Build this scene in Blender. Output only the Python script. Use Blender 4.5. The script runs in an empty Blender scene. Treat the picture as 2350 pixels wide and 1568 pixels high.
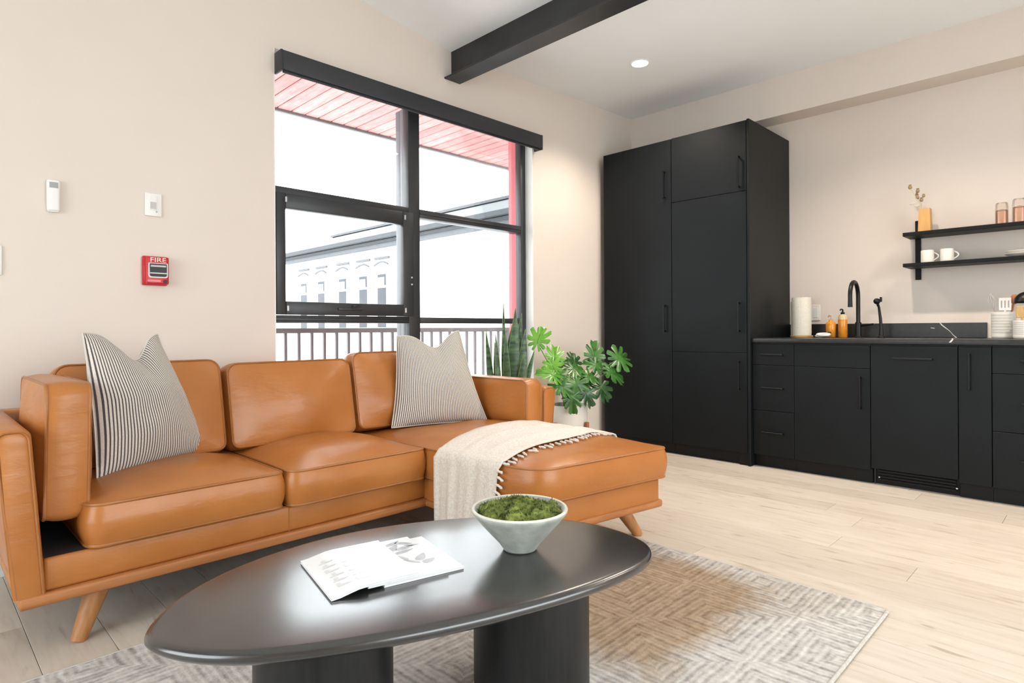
import bpy, bmesh, math, random
from mathutils import Vector, Matrix, noise

# ------------------------------------------------------------------ scene, camera, light
SC = bpy.context.scene
COL = SC.collection
R = random.Random(7)
PI = math.pi

YAW, ROLL, FPX, SHY = 0.7838496, -0.0057167, 1392.578, -28.37
fwd = Vector((math.cos(YAW), math.sin(YAW), 0))
rgt = Vector((math.sin(YAW), -math.cos(YAW), 0))
upv = Vector((0, 0, 1))
r2 = rgt * math.cos(ROLL) + upv * math.sin(ROLL)
u2 = upv * math.cos(ROLL) - rgt * math.sin(ROLL)
cam_d = bpy.data.cameras.new('camera')
cam_d.sensor_width = 36.0
cam_d.lens = FPX * 36.0 / 2350.0
cam_d.shift_y = SHY / 2350.0
cam_d.clip_start = 0.05
cam_d.clip_end = 400
cam = bpy.data.objects.new('camera', cam_d)
COL.objects.link(cam)
cam.matrix_world = Matrix(((r2.x, u2.x, -fwd.x, 0.0), (r2.y, u2.y, -fwd.y, 0.0),
                           (r2.z, u2.z, -fwd.z, 0.99), (0, 0, 0, 1)))
SC.camera = cam

SKY = 7.3
world = bpy.data.worlds.new('world')
SC.world = world
world.use_nodes = True
wbg = world.node_tree.nodes['Background']
wbg.inputs['Color'].default_value = (0.93, 0.967, 1.0, 1)      # even white overcast sky
wbg.inputs['Strength'].default_value = SKY

SC.view_settings.view_transform = 'Standard'
SC.view_settings.look = 'None'
SC.view_settings.gamma = 1.0
SC.view_settings.use_curve_mapping = False
SC.view_settings.exposure = 0.0
SC.cycles.transparent_max_bounces = 32


def portal(name, loc, rot, sx, sy):
    """daylight enters through this window opening (sampling portal of the sky, gives no light itself)"""
    l = bpy.data.lights.new(name, 'AREA')
    l.shape = 'RECTANGLE'
    l.size, l.size_y = sx, sy
    l.cycles.is_portal = True
    o = bpy.data.objects.new(name, l)
    COL.objects.link(o)
    o.location = loc
    o.rotation_euler = rot


portal('window_daylight', (2.43, 3.44, 1.42), (-PI / 2, 0, 0), 2.0, 1.8)
portal('side_daylight', (-2.06, 1.40, 1.35), (0, -PI / 2, 0), 2.1, 2.3)
portal('rear_daylight', (1.4, -2.86, 1.42), (PI / 2, 0, 0), 4.0, 2.35)

# ------------------------------------------------------------------ materials


def new_mat(name):
    m = bpy.data.materials.new(name)
    m.use_nodes = True
    nt = m.node_tree
    return m, nt, nt.nodes['Principled BSDF']


def N(nt, t, **kw):
    n = nt.nodes.new(t)
    for k, v in kw.items():
        setattr(n, k, v)
    return n


def setin(n, **kw):
    for k, v in kw.items():
        n.inputs[k.replace('_', ' ')].default_value = v


def coords(nt, scale=(1, 1, 1), kind='Object', rot=(0, 0, 0)):
    tc = N(nt, 'ShaderNodeTexCoord')
    mp = N(nt, 'ShaderNodeMapping')
    mp.inputs['Scale'].default_value = scale
    mp.inputs['Rotation'].default_value = rot
    nt.links.new(tc.outputs[kind], mp.inputs['Vector'])
    return mp.outputs['Vector']


def ramp(nt, fac, stops):
    r = N(nt, 'ShaderNodeValToRGB')
    el = r.color_ramp.elements
    while len(el) < len(stops):
        el.new(0.5)
    for e, (p, c) in zip(el, stops):
        e.position = p
        e.color = (*c, 1)
    nt.links.new(fac, r.inputs['Fac'])
    return r.outputs['Color']


def noise_tex(nt, vec, scale, detail=4, rough=0.55, dist=0.0):
    n = N(nt, 'ShaderNodeTexNoise')
    setin(n, Scale=scale, Detail=detail, Roughness=rough, Distortion=dist)
    nt.links.new(vec, n.inputs['Vector'])
    return n.outputs['Fac']


def bump(nt, bsdf, fac, strength, dist=0.01, normal=None):
    b = N(nt, 'ShaderNodeBump')
    b.inputs['Strength'].default_value = strength
    b.inputs['Distance'].default_value = dist
    nt.links.new(fac, b.inputs['Height'])
    if normal is not None:
        nt.links.new(normal, b.inputs['Normal'])
    nt.links.new(b.outputs['Normal'], bsdf.inputs['Normal'])
    return b.outputs['Normal']


def mix_col(nt, fac, a, b, mode='MIX'):
    m = N(nt, 'ShaderNodeMix', data_type='RGBA', blend_type=mode)
    for i, v in ((0, fac), (6, a), (7, b)):
        if hasattr(v, 'links'):
            nt.links.new(v, m.inputs[i])
        else:
            m.inputs[i].default_value = v if i == 0 else (*v, 1)
    return m.outputs[2]


def math_n(nt, op, a, b=None):
    m = N(nt, 'ShaderNodeMath', operation=op)
    for i, v in enumerate((a, b)):
        if v is None:
            continue
        if hasattr(v, 'links'):
            nt.links.new(v, m.inputs[i])
        else:
            m.inputs[i].default_value = v
    return m.outputs[0]


def plain(name, col, rough=0.5, metal=0.0, spec=0.5, var=0.06, vscale=6.0, bumps=0.0, bscale=60.0, coat=0.0):
    """a painted / plastic / metal finish with slight procedural tone variation"""
    m, nt, b = new_mat(name)
    v = coords(nt)
    f = noise_tex(nt, v, vscale, 3)
    lo = tuple(max(0, c * (1 - var)) for c in col)
    hi = tuple(min(1, c * (1 + var)) for c in col)
    nt.links.new(ramp(nt, f, [(0.3, lo), (0.7, hi)]), b.inputs['Base Color'])
    setin(b, Roughness=rough, Metallic=metal)
    b.inputs['Specular IOR Level'].default_value = spec
    b.inputs['Coat Weight'].default_value = coat
    if bumps:
        bump(nt, b, noise_tex(nt, v, bscale, 2), bumps, 0.002)
    return m


def wood(name, dark, light, rough=0.45, scale=(18, 18, 2.0), nscale=3.0, bs=0.08, spec=0.5, coat=0.0):
    m, nt, b = new_mat(name)
    v = coords(nt, scale)
    f = noise_tex(nt, v, nscale, 5, 0.6, 0.6)
    nt.links.new(ramp(nt, f, [(0.25, dark), (0.75, light)]), b.inputs['Base Color'])
    setin(b, Roughness=rough)
    b.inputs['Specular IOR Level'].default_value = spec
    bump(nt, b, f, bs, 0.002)
    if coat:
        b.inputs['Coat Weight'].default_value = coat
        b.inputs['Coat Roughness'].default_value = rough
        b.inputs['Coat IOR'].default_value = 1.6
    return m


def leather():
    m, nt, b = new_mat('cognac_leather')
    v = coords(nt)
    big = noise_tex(nt, v, 3.5, 3, 0.5)
    nt.links.new(ramp(nt, big, [(0.3, (0.40, 0.138, 0.030)), (0.7, (0.49, 0.185, 0.045))]), b.inputs['Base Color'])
    rf = ramp(nt, noise_tex(nt, v, 9, 3), [(0.3, (0.295, 0.295, 0.295)), (0.7, (0.37, 0.37, 0.37))])
    nt.links.new(rf, b.inputs['Roughness'])
    b.inputs['Specular IOR Level'].default_value = 0.45
    wr = noise_tex(nt, coords(nt, (1, 1, 2.2), rot=(0.2, 0.3, 0.5)), 3.0, 2, 0.4, 0.0)
    wr2 = noise_tex(nt, coords(nt, (1, 1, 2.6), rot=(0.5, 0.2, 0.9)), 11.0, 3, 0.5, 0.3)
    n0 = bump(nt, b, wr2, 0.10, 0.02)
    n1 = bump(nt, b, wr, 0.24, 0.03, n0)
    bump(nt, b, noise_tex(nt, v, 240, 2), 0.06, 0.001, n1)
    return m


def ticking(name, pitch):
    """cream cotton with narrow dark stripes; stripes follow the cloth's own U direction"""
    m, nt, b = new_mat(name)
    uv = N(nt, 'ShaderNodeUVMap')
    sp = N(nt, 'ShaderNodeSeparateXYZ')
    nt.links.new(uv.outputs['UV'], sp.inputs['Vector'])
    t = math_n(nt, 'FRACT', math_n(nt, 'MULTIPLY', sp.outputs['X'], pitch))
    stripe = ramp(nt, t, [(0.0, (0, 0, 0)), (0.28, (0, 0, 0)), (0.36, (1, 1, 1)), (0.68, (1, 1, 1)), (0.76, (0, 0, 0))])
    f = noise_tex(nt, coords(nt), 180, 2)
    cream = ramp(nt, f, [(0.3, (0.66, 0.60, 0.53)), (0.7, (0.76, 0.71, 0.64))])
    nt.links.new(mix_col(nt, stripe, cream, (0.075, 0.062, 0.066)), b.inputs['Base Color'])
    setin(b, Roughness=0.9)
    b.inputs['Sheen Weight'].default_value = 0.2
    w = noise_tex(nt, coords(nt), 11, 3, 0.5, 0.8)
    bump(nt, b, w, 0.25, 0.02)
    return m


def oak_floor():
    m, nt, b = new_mat('pale_oak')
    info = N(nt, 'ShaderNodeObjectInfo')
    tc = N(nt, 'ShaderNodeTexCoord')
    off = N(nt, 'ShaderNodeVectorMath', operation='ADD')
    sc = N(nt, 'ShaderNodeVectorMath', operation='SCALE')
    sc.inputs[0].default_value = (17.3, 41.7, 9.1)
    nt.links.new(info.outputs['Random'], sc.inputs['Scale'])
    nt.links.new(tc.outputs['Object'], off.inputs[0])
    nt.links.new(sc.outputs[0], off.inputs[1])
    mp = N(nt, 'ShaderNodeMapping')
    mp.inputs['Scale'].default_value = (9, 1.0, 9)
    nt.links.new(off.outputs[0], mp.inputs['Vector'])
    g = noise_tex(nt, mp.outputs['Vector'], 3.2, 6, 0.62, 0.5)
    base = ramp(nt, g, [(0.22, (0.48, 0.405, 0.33)), (0.45, (0.60, 0.53, 0.455)), (0.8, (0.67, 0.61, 0.54))])
    tone = ramp(nt, info.outputs['Random'], [(0.0, (0.93, 0.91, 0.90)), (1.0, (1.06, 1.06, 1.06))])
    c = mix_col(nt, 1.0, base, tone, 'MULTIPLY')
    # dark mineral streaks and small knots, stretched along the board
    mp2 = N(nt, 'ShaderNodeMapping')
    mp2.inputs['Scale'].default_value = (13.0, 2.4, 13)
    nt.links.new(off.outputs[0], mp2.inputs['Vector'])
    k = noise_tex(nt, mp2.outputs['Vector'], 2.1, 2, 0.5, 0.3)
    km = ramp(nt, k, [(0.63, (0, 0, 0)), (0.74, (1, 1, 1))])
    c2 = mix_col(nt, math_n(nt, 'MULTIPLY', km, 0.5), c, (0.27, 0.19, 0.125))
    nt.links.new(c2, b.inputs['Base Color'])
    setin(b, Roughness=0.42)
    b.inputs['Specular IOR Level'].default_value = 0.45
    bump(nt, b, g, 0.05, 0.002)
    return m


def rug_mat():
    """loop pile in nested square bands, grey-ivory border, tan centre blocks"""
    m, nt, b = new_mat('banded_wool')
    tc = N(nt, 'ShaderNodeTexCoord')
    sp = N(nt, 'ShaderNodeSeparateXYZ')
    nt.links.new(tc.outputs['Object'], sp.inputs['Vector'])
    wob = noise_tex(nt, tc.outputs['Object'], 9, 2)
    wob = math_n(nt, 'MULTIPLY', math_n(nt, 'SUBTRACT', wob, 0.5), 0.02)
    x = math_n(nt, 'ADD', sp.outputs['X'], wob)
    y = math_n(nt, 'ADD', sp.outputs['Y'], wob)
    cell = 0.39
    ux = math_n(nt, 'ABSOLUTE', math_n(nt, 'SUBTRACT', math_n(nt, 'FRACT', math_n(nt, 'DIVIDE', math_n(nt, 'SUBTRACT', x, 0.57), cell)), 0.5))
    uy = math_n(nt, 'ABSOLUTE', math_n(nt, 'SUBTRACT', math_n(nt, 'FRACT', math_n(nt, 'DIVIDE', math_n(nt, 'SUBTRACT', y, -0.59), cell)), 0.5))
    d = math_n(nt, 'MAXIMUM', ux, uy)
    inx = math_n(nt, 'GREATER_THAN', ux, uy)
    rings = math_n(nt, 'SINE', math_n(nt, 'MULTIPLY', d, 2 * PI * 9))
    # fine ribs run across each band
    rx = math_n(nt, 'SINE', math_n(nt, 'MULTIPLY', x, 2 * PI / 0.021))
    ry = math_n(nt, 'SINE', math_n(nt, 'MULTIPLY', y, 2 * PI / 0.021))
    ribs = N(nt, 'ShaderNodeMix', data_type='FLOAT')
    nt.links.new(inx, ribs.inputs[0])
    nt.links.new(ry, ribs.inputs[2])
    nt.links.new(rx, ribs.inputs[3])
    fine = noise_tex(nt, tc.outputs['Object'], 150, 2)
    st = noise_tex(nt, tc.outputs['Object'], 38, 3)
    h = math_n(nt, 'ADD', math_n(nt, 'MULTIPLY', rings, 0.26), math_n(nt, 'MULTIPLY', ribs.outputs[0], 0.30))
    h = math_n(nt, 'ADD', h, math_n(nt, 'MULTIPLY', math_n(nt, 'SUBTRACT', st, 0.5), 2.6))
    h01 = math_n(nt, 'ADD', math_n(nt, 'MULTIPLY', h, 0.27), 0.5)
    grey = ramp(nt, h01, [(0.12, (0.16, 0.15, 0.145)), (0.5, (0.47, 0.45, 0.425)), (0.88, (0.70, 0.68, 0.65))])
    tan = ramp(nt, h01, [(0.12, (0.16, 0.115, 0.080)), (0.5, (0.35, 0.265, 0.19)), (0.88, (0.50, 0.40, 0.30))])
    # tan wool fills the right-hand middle blocks
    bx = math_n(nt, 'ABSOLUTE', math_n(nt, 'DIVIDE', math_n(nt, 'SUBTRACT', x, 0.70), 0.48))
    by = math_n(nt, 'ABSOLUTE', math_n(nt, 'DIVIDE', math_n(nt, 'SUBTRACT', y, -0.06), 0.44))
    bd = math_n(nt, 'MAXIMUM', bx, by)
    bd = math_n(nt, 'ADD', bd, math_n(nt, 'MULTIPLY', math_n(nt, 'SUBTRACT', noise_tex(nt, tc.outputs['Object'], 7, 3), 0.5), 0.5))
    msk = ramp(nt, bd, [(0.72, (1, 1, 1)), (1.0, (0, 0, 0))])
    nt.links.new(mix_col(nt, msk, grey, tan), b.inputs['Base Color'])
    setin(b, Roughness=0.95)
    b.inputs['Specular IOR Level'].default_value = 0.1
    n1 = bump(nt, b, h01, 0.8, 0.006)
    bump(nt, b, fine, 0.5, 0.003, n1)
    return m


def cedar():
    m, nt, b = new_mat('red_cedar_board')
    info = N(nt, 'ShaderNodeObjectInfo')
    f = noise_tex(nt, coords(nt, (14, 2.0, 14)), 2.5, 4, 0.6, 0.5)
    c = ramp(nt, f, [(0.3, (0.46, 0.15, 0.145)), (0.7, (0.62, 0.29, 0.275))])
    t = ramp(nt, info.outputs['Random'], [(0.0, (0.80, 0.76, 0.76)), (1.0, (1.15, 1.2, 1.2))])
    nt.links.new(mix_col(nt, 1.0, c, t, 'MULTIPLY'), b.inputs['Base Color'])
    setin(b, Roughness=0.6)
    bump(nt, b, f, 0.1, 0.002)
    return m


def thin_glass(name, tint=(1, 1, 1), refl=1.0):
    m = bpy.data.materials.new(name)
    m.use_nodes = True
    nt = m.node_tree
    nt.nodes.clear()
    out = N(nt, 'ShaderNodeOutputMaterial')
    tr = N(nt, 'ShaderNodeBsdfTransparent')
    tr.inputs['Color'].default_value = (*tint, 1)
    gl = N(nt, 'ShaderNodeBsdfGlossy')
    gl.inputs['Roughness'].default_value = 0.02
    fr = N(nt, 'ShaderNodeFresnel')
    fr.inputs['IOR'].default_value = 1.45
    mx = N(nt, 'ShaderNodeMixShader')
    nt.links.new(math_n(nt, 'MULTIPLY', fr.outputs[0], refl), mx.inputs[0])
    nt.links.new(tr.outputs[0], mx.inputs[1])
    nt.links.new(gl.outputs[0], mx.inputs[2])
    nt.links.new(mx.outputs[0], out.inputs['Surface'])
    return m


def weave(name, lo, hi, scale=220, stretch=(1, 1, 1)):
    m, nt, b = new_mat(name)
    f = noise_tex(nt, coords(nt, stretch), scale, 3)
    nt.links.new(ramp(nt, f, [(0.25, lo), (0.75, hi)]), b.inputs['Base Color'])
    setin(b, Roughness=0.95)
    b.inputs['Specular IOR Level'].default_value = 0.1
    b.inputs['Sheen Weight'].default_value = 0.15
    bump(nt, b, f, 0.5, 0.004)
    return m


def leaf_mat(name, c1, c2, scale=9.0, stretch=(1, 1, 1), rough=0.35):
    m, nt, b = new_mat(name)
    f = noise_tex(nt, coords(nt, stretch), scale, 3, 0.5, 0.6)
    nt.links.new(ramp(nt, f, [(0.35, c1), (0.65, c2)]), b.inputs['Base Color'])
    setin(b, Roughness=rough)
    b.inputs['Subsurface Weight'].default_value = 0.0
    b.inputs['Transmission Weight'].default_value = 0.0
    return m


def emit(name, col, s):
    m = bpy.data.materials.new(name)
    m.use_nodes = True
    nt = m.node_tree
    b = nt.nodes['Principled BSDF']
    b.inputs['Emission Color'].default_value = (*col, 1)
    b.inputs['Emission Strength'].default_value = s
    b.inputs['Base Color'].default_value = (0.9, 0.9, 0.9, 1)
    return m


WALL = plain('wall_paint', (0.745, 0.660, 0.592), 0.85, spec=0.2, var=0.015, vscale=1.2, bumps=0.04, bscale=220)
CEIL = plain('ceiling_paint', (0.92, 0.94, 0.955), 0.9, spec=0.15, var=0.01, vscale=1.0)
WHITE = plain('white_trim_paint', (0.82, 0.81, 0.79), 0.5, var=0.02)
SHELFM = plain('black_powder_coat', (0.005, 0.005, 0.0053), 0.5, spec=0.22, var=0.1)
STEEL = plain('black_painted_steel', (0.020, 0.021, 0.024), 0.42, spec=0.5, var=0.3, vscale=4, bumps=0.1, bscale=30)
ALU = plain('charcoal_aluminium', (0.028, 0.030, 0.034), 0.38, spec=0.5, var=0.15)
ALUREFL = plain('painted_reflection_aluminium', (0.13, 0.135, 0.15), 0.4, var=0.1)  # outside of the charcoal mullion, its reflections painted in as lighter grey
SHADE = plain('charcoal_shade_fascia', (0.030, 0.031, 0.036), 0.55, spec=0.4, var=0.08)
CAB = plain('matt_black_cabinet', (0.0058, 0.0078, 0.0092), 0.45, spec=0.2, var=0.12, vscale=3, bumps=0.03, bscale=150)
CABIN = plain('black_carcass', (0.010, 0.010, 0.011), 0.6, var=0.1)
PLINTH = plain('black_plinth', (0.006, 0.006, 0.0065), 0.5, spec=0.25, var=0.1)
HANDLE = plain('black_bar_handle', (0.003, 0.003, 0.0033), 0.4, spec=0.25, var=0.1)
STONE = plain('black_quartz', (0.020, 0.020, 0.020), 0.36, spec=0.4, var=0.25, vscale=40)
VEIN = plain('white_quartz_vein', (0.62, 0.60, 0.58), 0.35, var=0.1, vscale=60)
LEATH = leather()
PIPE = plain('leather_piping', (0.36, 0.135, 0.036), 0.42, var=0.12, vscale=8)
DARKIN = plain('black_dust_cloth', (0.008, 0.008, 0.009), 0.9, var=0.1)
RAILW = wood('honey_oak_rail', (0.33, 0.115, 0.032), (0.50, 0.20, 0.065), 0.4, (1.6, 24, 24), 2.2)
SWOOD = wood('honey_oak', (0.36, 0.145, 0.045), (0.53, 0.25, 0.095), 0.4)
TICK = ticking('ticking_stripe', 44)
TICKF = ticking('fine_ticking_stripe', 50)
THROW = weave('ivory_throw', (0.62, 0.54, 0.46), (0.82, 0.76, 0.69), 120, (1, 1, 1))
TABLE = wood('black_stained_wood', (0.010, 0.0095, 0.010), (0.020, 0.018, 0.018), 0.24, (2.5, 26, 26), 3.0, 0.02, 0.85, 0.5)
TLEG = wood('black_stained_leg', (0.007, 0.0072, 0.0075), (0.017, 0.017, 0.0175), 0.42, (22, 22, 2.0), 3.0, 0.05, 0.35)
BOWL = plain('celadon_stoneware', (0.42, 0.44, 0.40), 0.55, var=0.22, vscale=22, bumps=0.3, bscale=40)
MOSS = leaf_mat('moss', (0.035, 0.055, 0.010), (0.26, 0.31, 0.07), 45, rough=0.95)
RUG = rug_mat()
OAK = oak_floor()
PAPER = plain('magazine_paper', (0.80, 0.80, 0.80), 0.35, var=0.03)
COVER = plain('glossy_white_cover', (0.82, 0.82, 0.83), 0.25, var=0.02)
INKL = plain('pale_grey_ink', (0.66, 0.67, 0.68), 0.3, var=0.05)
INKD = plain('grey_ink', (0.40, 0.40, 0.43), 0.3, var=0.25, vscale=40)
PLAST = plain('white_plastic', (0.84, 0.82, 0.79), 0.4, var=0.02)
LCD = plain('grey_display', (0.33, 0.34, 0.32), 0.25, var=0.06)
GREYP = plain('grey_plastic', (0.52, 0.49, 0.47), 0.4, var=0.05)
BLACKP = plain('black_plastic', (0.006, 0.006, 0.006), 0.35, spec=0.35, var=0.1)
FRED = plain('fire_red', (0.58, 0.012, 0.022), 0.3, var=0.08)
FPINK = plain('worn_red_print', (0.75, 0.22, 0.24), 0.4, var=0.1)
CHROME = plain('brushed_nickel', (0.62, 0.62, 0.62), 0.3, metal=1.0, var=0.1)
GLASS = thin_glass('window_glass', (0.97, 0.985, 0.98), 0.35)
ROSE = thin_glass('rose_glass', (0.96, 0.80, 0.72), 0.7)
CLEAR = thin_glass('clear_glass', (0.97, 0.94, 0.91), 0.7)
AMBER = plain('amber_soap', (0.72, 0.27, 0.025), 0.2, var=0.15, vscale=30)
LABELP = plain('black_print', (0.03, 0.03, 0.03), 0.5)
CERAM = plain('cream_ceramic', (0.80, 0.75, 0.68), 0.3, var=0.03)
GRIDC = plain('white_ribbed_ceramic', (0.80, 0.77, 0.72), 0.4, var=0.03)
TOWEL = weave('paper_towel', (0.72, 0.67, 0.58), (0.82, 0.77, 0.68), 90)
LWOOD = wood('light_wood', (0.46, 0.27, 0.10), (0.62, 0.40, 0.17), 0.5)
TWOOD = wood('tan_wood_block', (0.56, 0.29, 0.085), (0.68, 0.38, 0.13), 0.5)
RWOOD = wood('red_brown_wood', (0.30, 0.09, 0.03), (0.45, 0.16, 0.06), 0.5)
DRY = plain('dried_seed_head', (0.36, 0.25, 0.13), 0.9, var=0.25, vscale=60)
DRYST = plain('dried_pale_stem', (0.62, 0.56, 0.45), 0.9, var=0.1)
SNAKE = leaf_mat('snake_leaf', (0.014, 0.045, 0.018), (0.085, 0.17, 0.075), 3.5, (2, 2, 9), 0.4)
SNAKEE = leaf_mat('snake_leaf_edge', (0.17, 0.26, 0.10), (0.26, 0.34, 0.15), 8)
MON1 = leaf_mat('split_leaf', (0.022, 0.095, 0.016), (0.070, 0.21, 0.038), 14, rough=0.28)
MON2 = leaf_mat('backlit_split_leaf', (0.085, 0.28, 0.022), (0.17, 0.40, 0.05), 14, rough=0.3)  # window backlight on the left leaves, painted in as a brighter green
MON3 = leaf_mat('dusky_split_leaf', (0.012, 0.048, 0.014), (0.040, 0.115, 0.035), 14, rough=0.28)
STEMG = leaf_mat('green_stem', (0.07, 0.17, 0.03), (0.13, 0.26, 0.06), 12)
SOIL = plain('dark_soil', (0.022, 0.016, 0.012), 1.0, var=0.4, vscale=60)
POT = plain('white_planter', (0.76, 0.72, 0.66), 0.5, var=0.04)
REDW = cedar()
REDP = plain('red_post_paint', (0.62, 0.13, 0.15), 0.6, var=0.08)
RAILM = plain('grey_brown_rail', (0.10, 0.085, 0.095), 0.5, var=0.15)
FASC = plain('grey_fascia', (0.16, 0.165, 0.18), 0.6, var=0.1)
CONC = plain('pale_concrete', (0.55, 0.54, 0.52), 0.9, var=0.08, vscale=2)
STREET = plain('street_ground', (0.72, 0.72, 0.71), 0.95, var=0.1, vscale=0.3)
FACADE = plain('white_render', (0.80, 0.80, 0.80), 0.9, var=0.03, vscale=1)
EAVE = plain('grey_eaves', (0.05, 0.054, 0.06), 0.8, var=0.1)
EAVEL = plain('light_grey_eaves', (0.10, 0.105, 0.115), 0.8, var=0.1)
SHINGLE = plain('pale_slate_roof', (0.11, 0.115, 0.12), 0.9, var=0.15, vscale=8)
TRIMG = plain('stone_trim', (0.11, 0.11, 0.115), 0.9, var=0.1)
WPANE = plain('grey_window_pane', (0.03, 0.034, 0.042), 0.3, spec=0.2, var=0.2, vscale=2)
LAMPM = emit('lamp_glow', (1.0, 0.93, 0.84), 14.0)

# ------------------------------------------------------------------ mesh helpers


class MB:
    """collects geometry for ONE mesh object (world coordinates)"""

    def __init__(self):
        self.v, self.f, self.uv = [], [], None

    def add(self, vs, fs):
        o = len(self.v)
        self.v += [tuple(p) for p in vs]
        self.f += [tuple(i + o for i in q) for q in fs]
        return self

    def box(self, x0, x1, y0, y1, z0, z1):
        vs = [(x, y, z) for z in (z0, z1) for y in (y0, y1) for x in (x0, x1)]
        return self.add(vs, [(0, 2, 3, 1), (4, 5, 7, 6), (0, 1, 5, 4), (2, 6, 7, 3), (0, 4, 6, 2), (1, 3, 7, 5)])

    def rbox(self, x0, x1, y0, y1, z0, z1, r=0.004, seg=2):
        bm = bmesh.new()
        bmesh.ops.create_cube(bm, size=1.0)
        for w in bm.verts:
            w.co = Vector(((x0 + x1) / 2 + w.co.x * (x1 - x0), (y0 + y1) / 2 + w.co.y * (y1 - y0), (z0 + z1) / 2 + w.co.z * (z1 - z0)))
        r = min(r, 0.49 * min(abs(x1 - x0), abs(y1 - y0), abs(z1 - z0)))
        bmesh.ops.bevel(bm, geom=list(bm.edges), offset=r, segments=seg, profile=0.5, affect='EDGES')
        return self.bm(bm)

    def bm(self, bm, mat=None):
        bm.verts.index_update()
        vs = [(mat @ w.co if mat else w.co.copy()) for w in bm.verts]
        fs = [[w.index for w in f.verts] for f in bm.faces]
        bm.free()
        return self.add(vs, fs)

    def rings(self, rings, closed=True, caps=True):
        """loft a list of equal-length point rings"""
        n = len(rings[0])
        o = len(self.v)
        for r in rings:
            self.v += [tuple(p) for p in r]
        for i in range(len(rings) - 1):
            for j in range(n if closed else n - 1):
                a, b = o + i * n + j, o + i * n + (j + 1) % n
                self.f.append((a, b, b + n, a + n))
        if caps and closed:
            self.f.append(tuple(o + j for j in reversed(range(n))))
            self.f.append(tuple(o + (len(rings) - 1) * n + j for j in range(n)))
        return self

    def prism(self, poly, z0, z1):
        return self.rings([[(x, y, z0) for x, y in poly], [(x, y, z1) for x, y in poly]])

    def tube(self, pts, rad, n=8, caps=True, closed=False):
        pts = [Vector(p) for p in pts]
        m = len(pts)
        rads = rad if isinstance(rad, (list, tuple)) else [rad] * m
        prev = None
        rings = []
        for i, p in enumerate(pts):
            if closed:
                t = (pts[(i + 1) % m] - pts[i - 1]).normalized()
            else:
                t = (pts[min(i + 1, m - 1)] - pts[max(i - 1, 0)]).normalized()
            if prev is None:
                a = Vector((0, 0, 1)) if abs(t.z) < 0.9 else Vector((1, 0, 0))
                nrm = t.cross(a).normalized()
            else:
                nrm = (prev - t * prev.dot(t)).normalized()
            prev = nrm
            bn = t.cross(nrm)
            rings.append([p + (nrm * math.cos(2 * PI * k / n) + bn * math.sin(2 * PI * k / n)) * rads[i] for k in range(n)])
        if closed:
            rings.append(rings[0])
            return self.rings(rings, caps=False)
        return self.rings(rings, caps=caps)

    def lathe(self, cx, cy, prof, n=24, sx=1.0, sy=1.0, rot=0.0):
        rg = []
        for r, z in prof:
            ring = []
            for k in range(n):
                a = 2 * PI * k / n
                x, y = r * sx * math.cos(a), r * sy * math.sin(a)
                ring.append((cx + x * math.cos(rot) - y * math.sin(rot), cy + x * math.sin(rot) + y * math.cos(rot), z))
            rg.append(ring)
        return self.rings(rg)

    def sphere(self, c, r, n=10, m=6, s=(1, 1, 1)):
        prof = []
        rg = []
        for i in range(1, m):
            a = PI * i / m
            rg.append([(c[0] + r * s[0] * math.sin(a) * math.cos(2 * PI * k / n), c[1] + r * s[1] * math.sin(a) * math.sin(2 * PI * k / n), c[2] - r * s[2] * math.cos(a)) for k in range(n)])
        return self.rings(rg)

    def grid(self, fn, nu, nv, uv=False):
        o = len(self.v)
        for i in range(nu + 1):
            for j in range(nv + 1):
                self.v.append(tuple(fn(i / nu, j / nv)))
        for i in range(nu):
            for j in range(nv):
                a = o + i * (nv + 1) + j
                self.f.append((a, a + nv + 1, a + nv + 2, a + 1))
        return self


LINKED = {}


def obj(name, mb, mat, parent=None, smooth=35, base=None, recalc=True):
    me = bpy.data.meshes.new(name)
    b = Vector(base) if base is not None else None
    vs = mb.v
    if b is None:
        if parent is not None:
            b = parent.matrix_world.translation.copy() if False else Vector(parent.get('_b', (0, 0, 0)))
        else:
            xs, ys, zs = zip(*vs)
            b = Vector(((min(xs) + max(xs)) / 2, (min(ys) + max(ys)) / 2, min(zs)))
    me.from_pydata([(x - b.x, y - b.y, z - b.z) for x, y, z in vs], [], mb.f)
    if recalc:
        bm = bmesh.new()
        bm.from_mesh(me)
        bmesh.ops.recalc_face_normals(bm, faces=bm.faces)
        bm.to_mesh(me)
        bm.free()
    me.materials.append(mat)
    if smooth:
        for p in me.polygons:
            p.use_smooth = True
        me.set_sharp_from_angle(angle=math.radians(smooth))
    o = bpy.data.objects.new(name, me)
    COL.objects.link(o)
    if parent is None:
        o.location = b
    else:
        o.parent = parent
    o['_b'] = tuple(b)
    return o


def tag(o, label, cat, group=None, kind=None):
    o['label'] = label
    o['category'] = cat
    if group:
        o['group'] = group
    if kind:
        o['kind'] = kind
    return o


def thing(name, label, cat, loc, group=None, kind=None):
    o = bpy.data.objects.new(name, None)
    o.empty_display_size = 0.05
    COL.objects.link(o)
    o.location = loc
    o['_b'] = tuple(loc)
    return tag(o, label, cat, group, kind)


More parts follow.
